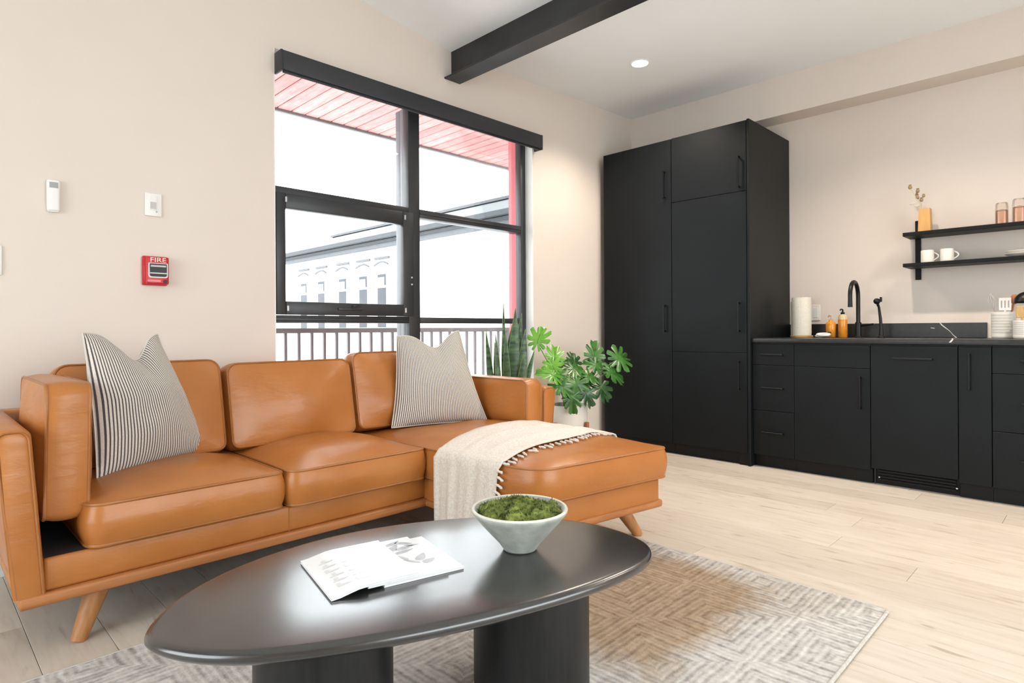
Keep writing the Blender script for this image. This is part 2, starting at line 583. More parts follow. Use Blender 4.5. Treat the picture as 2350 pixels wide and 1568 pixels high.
def text_obj(name, body, size, mat, parent, M, extrude=0.0008):
    cu = bpy.data.curves.new(name, 'FONT')
    cu.body = body
    cu.size = size
    cu.extrude = extrude
    cu.align_x = 'CENTER'
    cu.align_y = 'CENTER'
    tmp = bpy.data.objects.new(name + '_tmp', cu)
    COL.objects.link(tmp)
    bpy.context.view_layer.update()
    dg = bpy.context.evaluated_depsgraph_get()
    me = bpy.data.meshes.new_from_object(tmp.evaluated_get(dg))
    bpy.data.objects.remove(tmp)
    b = Vector(parent['_b'])
    me.transform(Matrix.Translation(-b) @ M)
    me.materials.clear()
    me.materials.append(mat)
    o = bpy.data.objects.new(name, me)
    COL.objects.link(o)
    o.parent = parent
    return o


def rrect(x0, x1, y0, y1, r, n=5):
    """rounded rectangle outline, counter-clockwise; r: one radius or four (x0y0, x1y0, x1y1, x0y1)"""
    rs = r if isinstance(r, (list, tuple)) else [r] * 4
    out = []
    for (cx, cy, a0), q in zip(((x0, y0, PI), (x1, y0, 1.5 * PI), (x1, y1, 0), (x0, y1, 0.5 * PI)), rs):
        sx = cx + (q if cx == x0 else -q)
        sy = cy + (q if cy == y0 else -q)
        for k in range(n + 1):
            a = a0 + 0.5 * PI * k / n
            out.append((sx + q * math.cos(a), sy + q * math.sin(a)))
    return out


def rpoly(pts, rads, n=5):
    """polygon (ccw) with rounded corners"""
    out = []
    m = len(pts)
    for i in range(m):
        p, a, b = Vector(pts[i]), Vector(pts[i - 1]), Vector(pts[(i + 1) % m])
        r = rads[i] if isinstance(rads, (list, tuple)) else rads
        da, db = (a - p).normalized(), (b - p).normalized()
        s, e = p + da * r, p + db * r
        for k in range(n + 1):
            t = k / n
            q = s * (1 - t) ** 2 + p * 2 * t * (1 - t) + e * t * t
            out.append((q.x, q.y))
    return out


def inset_ring(pts, d):
    """move every point of a closed outline inwards by d along the vertex normal"""
    m = len(pts)
    out = []
    for i in range(m):
        a, b = Vector(pts[i - 1]), Vector(pts[(i + 1) % m])
        t = (b - a)
        if t.length < 1e-9:
            t = Vector((1, 0))
        t.normalize()
        out.append((pts[i][0] - t.y * d, pts[i][1] + t.x * d))
    return out


def densify(pts, step):
    out = []
    m = len(pts)
    for i in range(m):
        a, b = Vector(pts[i]), Vector(pts[(i + 1) % m])
        k = max(1, int((b - a).length / step))
        for j in range(k):
            q = a.lerp(b, j / k)
            out.append((q.x, q.y))
    return out


def crown_fn(x, y, x0, x1, y0, y1, p=2.6):
    u = min(1, abs((2 * x - x0 - x1) / (x1 - x0)))
    v = min(1, abs((2 * y - y0 - y1) / (y1 - y0)))
    return (1 - u ** p) * (1 - v ** p)


def cushion_rings(outline, h, er, crown_t, crown_b, bulge, seed=0, rough=0.004):
    """box cushion: outline in local (a,b), thickness 0..h. Returns rings of (a,b,c)"""
    out = densify(outline, 0.05)
    cx = sum(p[0] for p in out) / len(out)
    cy = sum(p[1] for p in out) / len(out)

    x0, x1 = min(p[0] for p in out) + er, max(p[0] for p in out) - er
    y0, y1 = min(p[1] for p in out) + er, max(p[1] for p in out) - er

    def sc(s, z, crown, amp):
        ring = []
        for x, y in inset_ring(out, er):
            px, py = cx + (x - cx) * s, cy + (y - cy) * s
            w = noise.noise(Vector((px * 5 + seed, py * 5, seed * 1.7))) * rough * 2 * (1 - s ** 4)
            ring.append((px, py, z + amp * crown * crown_fn(px, py, x0, x1, y0, y1) + w * amp))
        return ring
    rg = []
    for s in (0.02, 0.2, 0.4, 0.6, 0.75, 0.87, 0.95):
        rg.append(sc(s, 0, crown_b, -1))
    rg.append([(x, y, 0) for x, y in inset_ring(out, er)])
    for k in range(1, 4):
        a = 0.5 * PI * k / 3
        rg.append([(x, y, er * (1 - math.cos(a))) for x, y in inset_ring(out, er * (1 - math.sin(a)))])
    for k in range(1, 6):
        t = k / 6
        bl = bulge * math.sin(PI * t)
        ring = []
        for (x, y) in inset_ring(out, -bl):
            w = noise.noise(Vector((x * 7 + seed, y * 7, t * 2 + seed))) * rough
            ring.append((x + (x - cx) * w, y + (y - cy) * w, er + (h - 2 * er) * t))
        rg.append(ring)
    for k in range(0, 4):
        a = 0.5 * PI * k / 3
        rg.append([(x, y, h - er * (1 - math.sin(a))) for x, y in inset_ring(out, er * (1 - math.cos(a)))])
    for s in (0.95, 0.87, 0.75, 0.6, 0.4, 0.2, 0.02):
        rg.append(sc(s, h, crown_t, 1))
    return rg, out


def cushion(name, outline, h, M, parent, mat=None, er=0.012, crown_t=0.03, crown_b=0.0, bulge=0.012, seed=0, piping=True, rough=0.004, pr=0.0055):
    rg, out = cushion_rings(outline, h, er, crown_t, crown_b, bulge, seed, rough)
    mb = MB()
    mb.rings([[M @ Vector(p) for p in r] for r in rg])
    o = obj(name, mb, mat or LEATH, parent, smooth=60)
    if piping:
        for zz in (er * 0.35, h - er * 0.35):
            t = MB()
            t.tube([M @ Vector((x, y, zz)) for x, y in inset_ring(out, er * 0.25)], pr, 6, closed=True)
            p = obj('piping', t, PIPE, o, smooth=60)
            p.parent = o
            # same origin as its cushion
    return o


def box_thing(name, label, cat, mb, mat, **kw):
    return tag(obj(name, mb, mat), label, cat, **kw)

# ------------------------------------------------------------------ room shell
XL, XR, YB, YF = -2.0, 5.01, 3.20, -2.80          # left wall, kitchen wall, window wall, wall behind the camera
WX0, WX1, WZ0, WZ1 = 1.41, 3.446, 0.50, 2.51      # window opening
HT = 3.7

fl = obj('floor', MB().box(XL - 0.1, XR + 0.1, YF - 0.1, YB + 0.1, -0.06, -0.014), CABIN, base=(0, 0, 0))
tag(fl, 'pale oak plank floor running across the whole room', 'floor', kind='structure')
PW = 0.19
nrow = int(math.ceil((XR - XL) / PW))
for i in range(nrow):
    x0 = XL + i * PW
    x1 = min(x0 + PW, XR)
    y = YF - R.uniform(0.0, 1.6)
    while y < YB:
        L = R.choice((1.45, 1.75, 1.9, 2.1))
        y0, y1 = max(y, YF), min(y + L, YB)
        y += L
        if y1 - y0 < 0.05:
            continue
        g, c = 0.0008, 0.0008
        m = MB()
        m.rings([[(x0 + g, y0 + g, -0.014), (x1 - g, y0 + g, -0.014), (x1 - g, y1 - g, -0.014), (x0 + g, y1 - g, -0.014)],
                 [(x0 + g, y0 + g, -c * 0.6), (x1 - g, y0 + g, -c * 0.6), (x1 - g, y1 - g, -c * 0.6), (x0 + g, y1 - g, -c * 0.6)],
                 [(x0 + g + c, y0 + g + c, 0), (x1 - g - c, y0 + g + c, 0), (x1 - g - c, y1 - g - c, 0), (x0 + g + c, y1 - g - c, 0)]])
        obj('plank', m, OAK, fl, smooth=0)

w = MB()
w.box(XL - 0.15, WX0, YB, YB + 0.25, 0, HT)
w.box(WX1, XR + 0.15, YB, YB + 0.25, 0, HT)
w.box(WX0, WX1, YB, YB + 0.25, 0, WZ0)
w.box(WX0, WX1, YB, YB + 0.25, WZ1, HT)
tag(obj('wall_back', w, WALL), 'warm beige painted wall around the big window', 'wall', kind='structure')
tag(obj('wall_right', MB().box(XR, XR + 0.15, YF - 0.15, YB, 0, HT), WALL), 'warm beige painted wall behind the kitchen counter', 'wall', kind='structure')
# side wall with a wide balcony window
w = MB()
SW = (0.25, 2.55, 0.3, 2.4)
w.box(XL - 0.15, XL, YF - 0.15, SW[0], 0, HT)
w.box(XL - 0.15, XL, SW[1], YB, 0, HT)
w.box(XL - 0.15, XL, SW[0], SW[1], 0, SW[2])
w.box(XL - 0.15, XL, SW[0], SW[1], SW[3], HT)
tag(obj('wall_left', w, WALL), 'beige side wall with a wide window opening', 'wall', kind='structure')
w = MB()
FW = (-0.6, 3.4, 0.25, 2.6)  # unseen opening, added to let fill daylight in from behind the camera
w.box(XL, FW[0], YF - 0.15, YF, 0, HT)
w.box(FW[1], XR, YF - 0.15, YF, 0, HT)
w.box(FW[0], FW[1], YF - 0.15, YF, 0, FW[2])
w.box(FW[0], FW[1], YF - 0.15, YF, FW[3], HT)
tag(obj('wall_front', w, WALL), 'beige wall with a wide added window opening behind the viewer', 'wall', kind='structure')

# ceiling falls gently towards the steel beam from both sides
BX = 2.6445
zb = 2.876
c = MB()
prof = [(XL, zb + 0.125 * (BX - XL)), (BX, zb), (XR, zb + 0.028 * (XR - BX))]
top = [(x, z + 0.12) for x, z in prof]
ring = prof + top[::-1]
c.rings([[(x, YF, z) for x, z in ring], [(x, YB, z) for x, z in ring]])
tag(obj('ceiling', c, CEIL, smooth=0), 'white painted ceiling meeting at the black beam', 'ceiling', kind='structure')

b = thing('ceiling_beam', 'black painted steel I-beam crossing the white ceiling', 'beam', (BX, 1.0, 2.678), kind='structure')
obj('web', MB().rbox(BX - 0.0065, BX + 0.0065, YF, YB - 0.001, 2.689, zb + 0.004, 0.001, 1), STEEL, b)
obj('flange', MB().rbox(BX - 0.0685, BX + 0.0685, YF, YB - 0.001, 2.678, 2.690, 0.002, 1), STEEL, b)

s = MB()
s.box(4.80, XR, YF, YB, 2.635, 2.945)
tag(obj('ceiling_bulkhead', s, WALL, smooth=0), 'beige boxed bulkhead along the top of the kitchen wall', 'bulkhead', kind='structure')
bb = MB()
bb.rbox(XL, 4.25, YB - 0.014, YB, 0, 0.10, 0.003, 1)
tag(obj('baseboard_back', bb, WHITE), 'white baseboard along the window wall', 'baseboard', kind='structure')

# ------------------------------------------------------------------ the big window
W = thing('window_1', 'large charcoal aluminium window of six panes with an awning sash', 'window', (2.43, 3.30, WZ0), kind='structure')
FY0, FY1 = 3.275, 3.36
MX0, MX1 = 2.335, 2.425


def bar(name, x0, x1, z0, z1, par=W, y0=FY0, y1=FY1, mat=ALU):
    return obj(name, MB().rbox(x0, x1, y0, y1, z0, z1, 0.005, 2), mat, par)


bar('frame', WX0, WX0 + 0.030, WZ0, WZ1)
bar('frame', WX1 - 0.055, WX1, WZ0, WZ1, y1=3.335)
bar('frame', WX0 + 0.030, WX1 - 0.055, WZ1 - 0.05, WZ1)
bar('frame', WX0 + 0.030, WX1 - 0.055, WZ0, WZ0 + 0.05)
bar('mullion', MX0, MX1, WZ0 + 0.05, WZ1 - 0.05, y1=3.335)
# stepped profile on the outside of the mullion
bar('mullion', MX0 + 0.012, MX1 - 0.012, WZ0 + 0.05, WZ1 - 0.05, y0=3.336, y1=3.385, mat=ALUREFL)
bar('mullion', MX0 + 0.02, MX1 - 0.02, WZ0 + 0.05, WZ1 - 0.05, y0=3.386, y1=3.45, mat=ALUREFL)
bar('transom', WX0 + 0.030, MX0, 1.715, 1.79)
bar('transom', MX1, WX1 - 0.055, 1.735, 1.79)
bar('transom', WX0 + 0.030, MX0, 1.032, 1.075)
bar('transom', MX1, WX1 - 0.055, 1.032, 1.072)
for zz in (1.044, 1.058):
    bar('transom', WX0 + 0.030, MX0, zz, zz + 0.005, y0=FY0 - 0.006, y1=FY0 + 0.002)
bar('transom', MX1, WX1 - 0.055, 1.757, 1.766, y0=FY0 - 0.006, y1=FY0 + 0.002)
for (x0, x1) in ((WX0 + 0.030, MX0), (MX1, WX1 - 0.055)):
    for (z0, z1) in ((WZ0 + 0.05, 1.032), (1.075, 1.715) if x0 < 2 else (1.072, 1.735), (1.79, WZ1 - 0.05)):
        obj('pane', MB().box(x0, x1, 3.322, 3.328, z0, z1), GLASS, W, smooth=0)
sash = obj('sash', (lambda m: m.rbox(1.443, 1.497, 3.255, 3.30, 1.078, 1.752, 0.005, 2).rbox(2.278, 2.360, 3.255, 3.30, 1.078, 1.752, 0.005, 2)
                    .rbox(1.497, 2.278, 3.255, 3.30, 1.668, 1.752, 0.005, 2).rbox(1.497, 2.278, 3.255, 3.30, 1.078, 1.152, 0.005, 2))(MB()), ALU, W)
obj('handle', MB().rbox(1.81, 1.97, 3.245, 3.256, 1.108, 1.122, 0.003, 2).tube([(1.90, 3.252, 1.12), (1.915, 3.232, 1.134), (1.945, 3.228, 1.136)], 0.006, 6), ALU, sash)
for (x, z) in ((1.497, 1.715), (2.29, 1.715), (1.505, 1.113), (2.292, 1.115)):
    obj('clip', MB().rbox(x - 0.006, x + 0.006, 3.247, 3.256, z - 0.016, z + 0.016, 0.002, 1), CHROME, sash)
for z in (1.33, 1.285):
    obj('screw', MB().sphere((2.342, 3.254, z), 0.007, 8, 5), CHROME, sash)
hl = MB()
hl.rbox(1.416, 1.432, 3.246, 3.262, 1.255, 1.335, 0.003, 1)
obj('latch', hl, CHROME, sash)
# white lined reveal
rv = MB()
rv.box(WX1 - 0.004, WX1 + 0.001, YB - 0.001, FY0, WZ0, WZ1)
rv.box(WX0 - 0.001, WX0 + 0.004, YB - 0.001, FY0, WZ0, WZ1)
obj('reveal', rv, WHITE, W, smooth=0)
obj('outer_trim', MB().box(WX1 - 0.012, WX1 + 0.001, 3.336, 3.452, WZ0, WZ1), REDP, W, smooth=0)
obj('sill', MB().rbox(WX0, WX1, YB - 0.02, FY0, WZ0 - 0.02, WZ0 + 0.006, 0.004, 2), WHITE, W)


def plain_window(name, label, rect, axis, pos, n):
    a0, a1, z0, z1 = rect
    w_ = thing(name, label, 'window', ((pos, (a0 + a1) / 2, z0) if axis == 'x' else ((a0 + a1) / 2, pos, z0)), kind='structure')

    def bx(nm, p0, p1, q0, q1, mat, d0, d1):
        m_ = MB()
        if axis == 'x':
            m_.box(pos + d0, pos + d1, p0, p1, q0, q1)
        else:
            m_.box(p0, p1, pos + d0, pos + d1, q0, q1)
        obj(nm, m_, mat, w_, smooth=0)
    bx('frame', a0, a1, z0, z0 + 0.05, ALU, -0.04, 0.03)
    bx('frame', a0, a1, z1 - 0.05, z1, ALU, -0.04, 0.03)
    for k in range(n + 1):
        p = a0 + (a1 - a0) * k / n
        p = min(max(p, a0 + 0.025), a1 - 0.025)
        bx('mullion', p - 0.025, p + 0.025, z0 + 0.05, z1 - 0.05, ALU, -0.04, 0.03)
    for k in range(n):
        bx('pane', a0 + (a1 - a0) * k / n + 0.025, a0 + (a1 - a0) * (k + 1) / n - 0.025, z0 + 0.05, z1 - 0.05, GLASS, -0.008, -0.002)


plain_window('window_2', 'wide charcoal window in the side wall', SW, 'x', XL - 0.07, 3)
plain_window('added_rear_window', 'wide charcoal window added behind the viewer for fill daylight', FW, 'y', YF - 0.07, 4)

# roller shade cassette over the window
rs = thing('roller_shade', 'charcoal roller shade cassette mounted above the window', 'blind', (2.44, 3.15, 2.36))
obj('fascia', MB().rbox(1.425, 3.462, 3.118, 3.130, 2.375, 2.478, 0.003, 2), SHADE, rs)
obj('fascia_top', MB().box(1.425, 3.462, 3.130, YB - 0.001, 2.466, 2.474), SHADE, rs)
obj('end_cap', MB().rbox(1.412, 1.425, 3.116, YB - 0.001, 2.366, 2.479, 0.003, 2), SHADE, rs)
obj('end_cap', MB().rbox(3.462, 3.475, 3.116, YB - 0.001, 2.366, 2.479, 0.003, 2), SHADE, rs)
obj('roller', MB().tube([(1.425, 3.162, 2.43), (3.462, 3.162, 2.43)], 0.024, 14), SHADE, rs)
obj('hem_bar', MB().rbox(1.43, 3.457, 3.132, 3.142, 2.362, 2.380, 0.003, 2), SHADE, rs)

# ------------------------------------------------------------------ outside
dk = MB().box(-1.0, 6.5, YB + 0.26, 4.50, -0.16, -0.04)
tag(obj('balcony_deck', dk, CONC, smooth=0), 'pale concrete balcony floor outside the window', 'balcony', kind='structure')
rl = thing('balcony_railing', 'dark metal balcony railing with thin upright bars', 'railing', (2.9, 4.4, -0.04))
obj('top_rail', MB().rbox(0.0, 4.398, 4.375, 4.425, 0.968, 1.007, 0.004, 1), RAILM, rl)
obj('bottom_rail', MB().rbox(0.0, 4.398, 4.385, 4.415, 0.06, 0.09, 0.004, 1), RAILM, rl)
for k in range(41):
    x = 0.02 + 0.105 * k
    obj('baluster', MB().box(x - 0.010, x + 0.010, 4.390, 4.410, 0.09, 0.968), RAILM, rl, smooth=0)
for x in (0.0, 4.34):
    obj('post', MB().box(x - 0.02, x + 0.02, 4.38, 4.42, -0.04, 0.968), RAILM, rl, smooth=0)
so = thing('balcony_canopy', 'red timber boarded canopy over the balcony', 'canopy', (2.5, 3.9, 2.66))
x = 0.0
while x < 6.2:
    obj('board', MB().rbox(x + 0.004, x + 0.106, YB + 0.26, 4.44, 2.655, 2.675, 0.005, 1), REDW, so)
    x += 0.110
obj('fascia', MB().rbox(0.0, 6.2, 4.44, 4.475, 2.635, 2.80, 0.004, 1), FASC, so)
obj('deck', MB().box(0.0, 6.2, YB + 0.26, 4.44, 2.68, 2.72), CABIN, so, smooth=0)

tag(obj('street_ground', MB().box(-120, 120, -120, 160, -3.7, -3.5), STREET, base=(0, 0, -3.5), smooth=0), 'pale street surface far below the balcony', 'street', kind='structure')
nb = thing('neighbor_building', 'pale two storey house with grey eaves across the street', 'building', (17, 22, -3.5))
HX = 15.0
HY0, HY1 = 9.0, 32.2
obj('facade', MB().box(HX, HX + 7, HY0, HY1, -3.5, 4.95), FACADE, nb, smooth=0)
obj('cornice', MB().box(HX - 0.35, HX + 7.3, HY0 - 0.35, HY1 + 0.35, 4.78, 4.90), EAVE, nb, smooth=0)
obj('cornice', MB().box(HX - 0.25, HX + 7.2, HY0 - 0.25, HY1 + 0.25, 4.62, 4.78), EAVEL, nb, smooth=0)
obj('gutter', MB().box(HX - 0.55, HX + 7.4, HY0 - 0.55, HY1 + 0.55, 4.93, 5.10), EAVE, nb, smooth=0)
rf = MB()
e = 0.55
rf.rings([[(HX - e, HY0 - e, 5.10), (HX + 7 + e, HY0 - e, 5.10), (HX + 7 + e, HY1 + e, 5.10), (HX - e, HY1 + e, 5.10)],
          [(HX + 2.6, HY0 + 2.6, 6.35), (HX + 4.4, HY0 + 2.6, 6.35), (HX + 4.4, HY1 - 0.2, 6.35), (HX + 2.6, HY1 - 0.2, 6.35)]])
roof = obj('roof', rf, SHINGLE, nb, smooth=0)
obj('ridge', MB().box(HX + 2.4, HX + 4.6, HY0 + 2.4, HY1 - 0.1, 6.33, 6.45), EAVEL, roof, smooth=0)
for k, yc in enumerate((30.4, 28.5, 26.4, 24.55, 23.0)):
    f = obj('window', MB().box(HX - 0.06, HX + 0.02, yc - 0.42, yc + 0.42, 1.0, 3.55), FACADE, nb, smooth=0)
    obj('pane', MB().box(HX - 0.075, HX - 0.061, yc - 0.33, yc + 0.33, 1.1, 2.85), WPANE, f, smooth=0)
    obj('pane', MB().box(HX - 0.075, HX - 0.061, yc - 0.33, yc - 0.20, 2.95, 3.45), WPANE, f, smooth=0)
    obj('pane', MB().box(HX - 0.075, HX - 0.061, yc - 0.20, yc + 0.33, 3.32, 3.45), WPANE, f, smooth=0)
    hd = MB()
    arc = []
    for j in range(9):
        a = j / 8
        arc.append((HX - 0.10, yc - 0.55 + 1.1 * a, 3.86 + 0.13 * math.sin(PI * a)))
    hd.tube(arc, 0.045, 5)
    hd.box(HX - 0.1, HX, yc - 0.55, yc + 0.55, 4.12, 4.22)
    obj('hood', hd, TRIMG, f, smooth=0)

# ------------------------------------------------------------------ sofa
S = thing('sectional_sofa', 'cognac leather sectional sofa with chaise, piped cushions and angled oak legs', 'sofa', (1.4, 2.6, 0))


def TM(x=0, y=0, z=0):
    return Matrix.Translation((x, y, z))


# arms lean outwards a little towards the top
def arm(xb0, xb1, xt0, xt1, y0, y1, z0, z1):
    n = 9
    rings_ = []
    hw = 0.028
    prof = []
    m = MB()
    # cross-section in XZ with rounded top corners, lofted along Y with rounded ends
    sec = [(xb0, z0), (xb1, z0)]
    for k in range(6):
        a = 0.5 * PI * k / 5
        sec.append((xt1 - hw + hw * math.cos(a), z1 - hw + hw * math.sin(a)))
    for k in range(6):
        a = 0.5 * PI + 0.5 * PI * k / 5
        sec.append((xt0 + hw + hw * math.cos(a), z1 - hw + hw * math.sin(a)))
    cx = sum(p[0] for p in sec) / len(sec)
    cz = sum(p[1] for p in sec) / len(sec)
    e = 0.018
    for y, s in ((y0, e), (y0 + e * 0.3, e * 0.3), (y0 + e, 0), (y1 - e, 0), (y1 - e * 0.3, e * 0.3), (y1, e)):
        rings_.append([(x + (cx - x) / max(abs(cx - x), 1e-6) * s, y, z - (s if z > cz else 0)) for x, z in sec])
    m.rings(rings_)
    o = obj('arm', m, LEATH, S, smooth=50)
    t = MB()
    t.tube([(x, y0 + 0.003, z) for x, z in rings_and(sec, cx, cz, e * 0.45)], 0.0038, 6)
    obj('piping', t, PIPE, o, smooth=60)
    return o


def rings_and(sec, cx, cz, s):
    pts = [(x + (cx - x) / max(abs(cx - x), 1e-6) * s, z - (s if z > cz else 0)) for x, z in sec]
    return pts[1:] + pts[:1]


arm(0.242, 0.305, 0.178, 0.272, 2.305, 3.09, 0.195, 0.700)
arm(2.555, 2.615, 2.556, 2.664, 2.300, 3.09, 0.195, 0.660)

# upholstered plinth, oak rail, back frame
mb = MB()
mb.rbox(0.300, 1.755, 2.318, 3.02, 0.195, 0.296, 0.010, 2)
mbase = obj('base', mb, LEATH, S, smooth=50)
obj('seam', MB().tube([(1.072, 2.3175, 0.198), (1.072, 2.3175, 0.29)], 0.002, 5), PIPE, mbase)
ch = rpoly([(1.735, 1.635), (2.495, 1.512), (2.60, 2.34), (2.60, 3.02), (1.735, 3.02)], [0.05, 0.03, 0.01, 0.01, 0.01], 4)
mb = MB()
rr = []
for z, ins in ((0.190, 0.0), (0.280, 0.0), (0.287, 0.003), (0.290, 0.010)):
    rr.append([(x, y, z) for x, y in inset_ring(ch, ins)])
mb.rings(rr)
obj('base', mb, LEATH, S, smooth=50)
obj('rail', MB().rbox(0.238, 1.75, 2.298, 2.345, 0.160, 0.196, 0.008, 3), RAILW, S)
obj('rail', MB().rbox(0.238, 0.285, 2.345, 3.09, 0.160, 0.196, 0.008, 3), SWOOD, S)
rc = rpoly([(1.725, 1.622), (2.503, 1.497), (2.618, 2.33), (2.618, 3.06), (1.725, 3.06)], [0.05, 0.03, 0.01, 0.01, 0.01], 4)
mb = MB()
rr = []
for z, ins in ((0.160, 0.008), (0.163, 0.002), (0.170, 0.0), (0.181, 0.0), (0.188, 0.002), (0.191, 0.008)):
    rr.append([(x, y, z) for x, y in inset_ring(rc, ins)])
mb.rings(rr)
obj('rail', mb, RAILW, S, smooth=50)
obj('dust_cover', MB().box(0.285, 1.75, 2.346, 3.06, 0.168, 0.196), DARKIN, S, smooth=0)
obj('deck', MB().box(0.302, 1.75, 2.33, 2.98, 0.296, 0.298), DARKIN, S, smooth=0)
obj('back_frame', MB().rbox(0.250, 2.60, 2.985, 3.10, 0.19, 0.69, 0.02, 3), LEATH, S, smooth=50)

# legs: tapered round oak, splayed


def leg(foot, top):
    f, t = Vector(foot), Vector(top)
    m = MB()
    m.tube([f, f.lerp(t, 0.05), f.lerp(t, 0.95), t], [0.021, 0.023, 0.038, 0.040], 16)
    obj('leg', m, SWOOD, S, smooth=50)


leg((0.390, 2.355, 0.0), (0.462, 2.400, 0.175))
leg((0.390, 3.04, 0.0), (0.462, 2.99, 0.175))
leg((2.485, 1.628, 0.0), (2.395, 1.690, 0.165))
leg((2.50, 3.04, 0.0), (2.42, 2.98, 0.165))
leg((1.88, 1.72, 0.0135), (1.95, 1.76, 0.165))
leg((1.62, 3.03, 0.0), (1.60, 2.98, 0.175))

# seat cushions
cushion('seat_cushion', rrect(0.405, 1.048, 2.300, 2.93, [0.055, 0.03, 0.03, 0.03]), 0.140, TM(z=0.299), S, crown_t=0.048, bulge=0.012, seed=1)
cushion('seat_cushion', rrect(1.062, 1.712, 2.275, 2.93, [0.055, 0.03, 0.03, 0.03]), 0.142, TM(z=0.298), S, crown_t=0.058, bulge=0.012, seed=2)
chs = rpoly([(1.722, 1.78), (1.765, 1.597), (2.515, 1.487), (2.585, 2.28), (2.548, 2.93), (1.722, 2.93)], [0.03, 0.09, 0.035, 0.03, 0.03, 0.03], 5)
cushion('chaise_cushion', chs, 0.140, TM(z=0.296), S, crown_t=0.052, bulge=0.010, seed=3)


def back_cushion(x0, x1, z0, h, yb, lean, seed, rt=(0.05, 0.05), crown=0.035, thick=0.15):
    out = rrect(x0, x1, 0, h, [0.035, 0.035, rt[1], rt[0]])
    # local a = X, b = up, c = towards the front (-Y)
    M = Matrix.Translation((0, yb, z0)) @ Matrix.Rotation(lean, 4, 'X') @ Matrix(((1, 0, 0, 0), (0, 0, -1, 0), (0, 1, 0, 0), (0, 0, 0, 1)))
    return cushion('back_cushion', out, thick, M, S, crown_t=crown, crown_b=0.005, bulge=0.010, seed=seed, rough=0.010)


back_cushion(0.40, 1.005, 0.435, 0.405, 2.925, -0.22, 11)
back_cushion(1.030, 1.648, 0.435, 0.385, 2.925, -0.20, 12)
back_cushion(1.668, 2.395, 0.445, 0.405, 2.925, -0.20, 13)


def arm_cushion(x0, x1, y0, y1, z0, h, lean, seed, crown=0.03):
    # outline in (Y, up); thickness along X
    out = rrect(y0, y1, 0, h, [0.03, 0.03, 0.045, 0.045])
    M = Matrix.Translation((x0, 0, z0)) @ Matrix.Rotation(lean, 4, 'Y') @ Matrix(((0, 0, 1, 0), (1, 0, 0, 0), (0, 1, 0, 0), (0, 0, 0, 1)))
    return cushion('arm_cushion', out, x1 - x0, M, S, crown_t=crown, crown_b=crown, bulge=0.008, seed=seed, rough=0.012)


arm_cushion(0.303, 0.425, 2.362, 2.92, 0.395, 0.430, 0.02, 21, 0.026)
arm_cushion(2.415, 2.540, 2.300, 2.90, 0.455, 0.252, 0.02, 22, 0.022)


# ------------------------------------------------------------------ striped pillows
def pillow(name, label, BL, BR, TL, TR, T, mat, chop, seed, ear=0.0):
    BL, BR, TL, TR = (Vector(p) for p in (BL, BR, TL, TR))
    n = 26
    nrm = (BR - BL).cross(TL - BL).normalized()

    def edge_in(u, v):
        return u, v

    mb = MB()
    uvs = []

    def pt(i, j, side):
        u, v = i / n, j / n
        # edges curve inwards between the pointed corners
        uu = 0.5 + (u - 0.5) * (1 - 0.055 * math.sin(PI * v))
        vv = 0.5 + (v - 0.5) * (1 - 0.02 * math.sin(PI * u)) if v < 0.5 else 0.5 + (v - 0.5)
        dip = chop * math.exp(-((u - 0.56) / 0.23) ** 2) * max(0, (v - 0.5) / 0.5) ** 2
        vv -= dip
        p = BL * (1 - uu) * (1 - vv) + BR * uu * (1 - vv) + TL * (1 - uu) * vv + TR * uu * vv
        e = (max(0, 1 - (2 * u - 1) ** 2) ** 0.55) * (max(0, 1 - (2 * v - 1) ** 2) ** 0.55)
        low = 1.0 - 0.35 * max(0, (v - 0.55) / 0.45)
        w = 0.012 * noise.noise(Vector((u * 4 + seed, v * 4, seed))) * e
        p = p + nrm * (side * T * e * low + w)
        # the karate-chop crease pulls the face back near the top centre
        cr = math.exp(-((u - 0.56) / 0.10) ** 2) * max(0, (v - 0.62) / 0.38)
        p = p - nrm * side * 0.5 * T * e * cr
        return p

    idx = {}
    for side in (1, -1):
        for i in range(n + 1):
            for j in range(n + 1):
                border = i in (0, n) or j in (0, n)
                if side == -1 and border:
                    idx[(side, i, j)] = idx[(1, i, j)]
                    continue
                idx[(side, i, j)] = len(mb.v)
                mb.v.append(tuple(pt(i, j, side)))
                uvs.append((i / n, j / n))
        for i in range(n):
            for j in range(n):
                q = [idx[(side, i, j)], idx[(side, i + 1, j)], idx[(side, i + 1, j + 1)], idx[(side, i, j + 1)]]
                mb.f.append(tuple(q if side == 1 else q[::-1]))
    o = obj(name, mb, mat, smooth=80, recalc=False)
    me = o.data
    ul = me.uv_layers.new(name='UVMap')
    for lp in me.loops:
        ul.data[lp.index].uv = uvs[lp.vertex_index]
    tag(o, label, 'pillow', group='striped pillows on the sofa')
    # sewn edge
    pts = [pt(i, 0, 1) for i in range(n)] + [pt(n, j, 1) for j in range(n)] + [pt(i, n, 1) for i in range(n, 0, -1)] + [pt(0, j, 1) for j in range(n, 0, -1)]
    obj('seam', MB().tube(pts, 0.003, 5, closed=True), PILE, o, smooth=60)
    return o


PILE = plain('cream_edge_seam', (0.66, 0.61, 0.55), 0.9, var=0.05)
pillow('throw_pillow', 'bold dark striped pillow with pointed ears beside the left sofa arm', (0.490, 2.600, 0.448), (0.950, 2.845, 0.462), (0.452, 2.615, 0.985), (0.735, 2.790, 0.980), 0.105, TICK, 0.20, 3)
pillow('throw_pillow', 'fine beige striped pillow with dented top standing on the chaise', (1.832, 2.735, 0.468), (2.36, 2.560, 0.470), (1.905, 2.790, 0.955), (2.275, 2.705, 0.985), 0.092, TICKF, 0.17, 5)

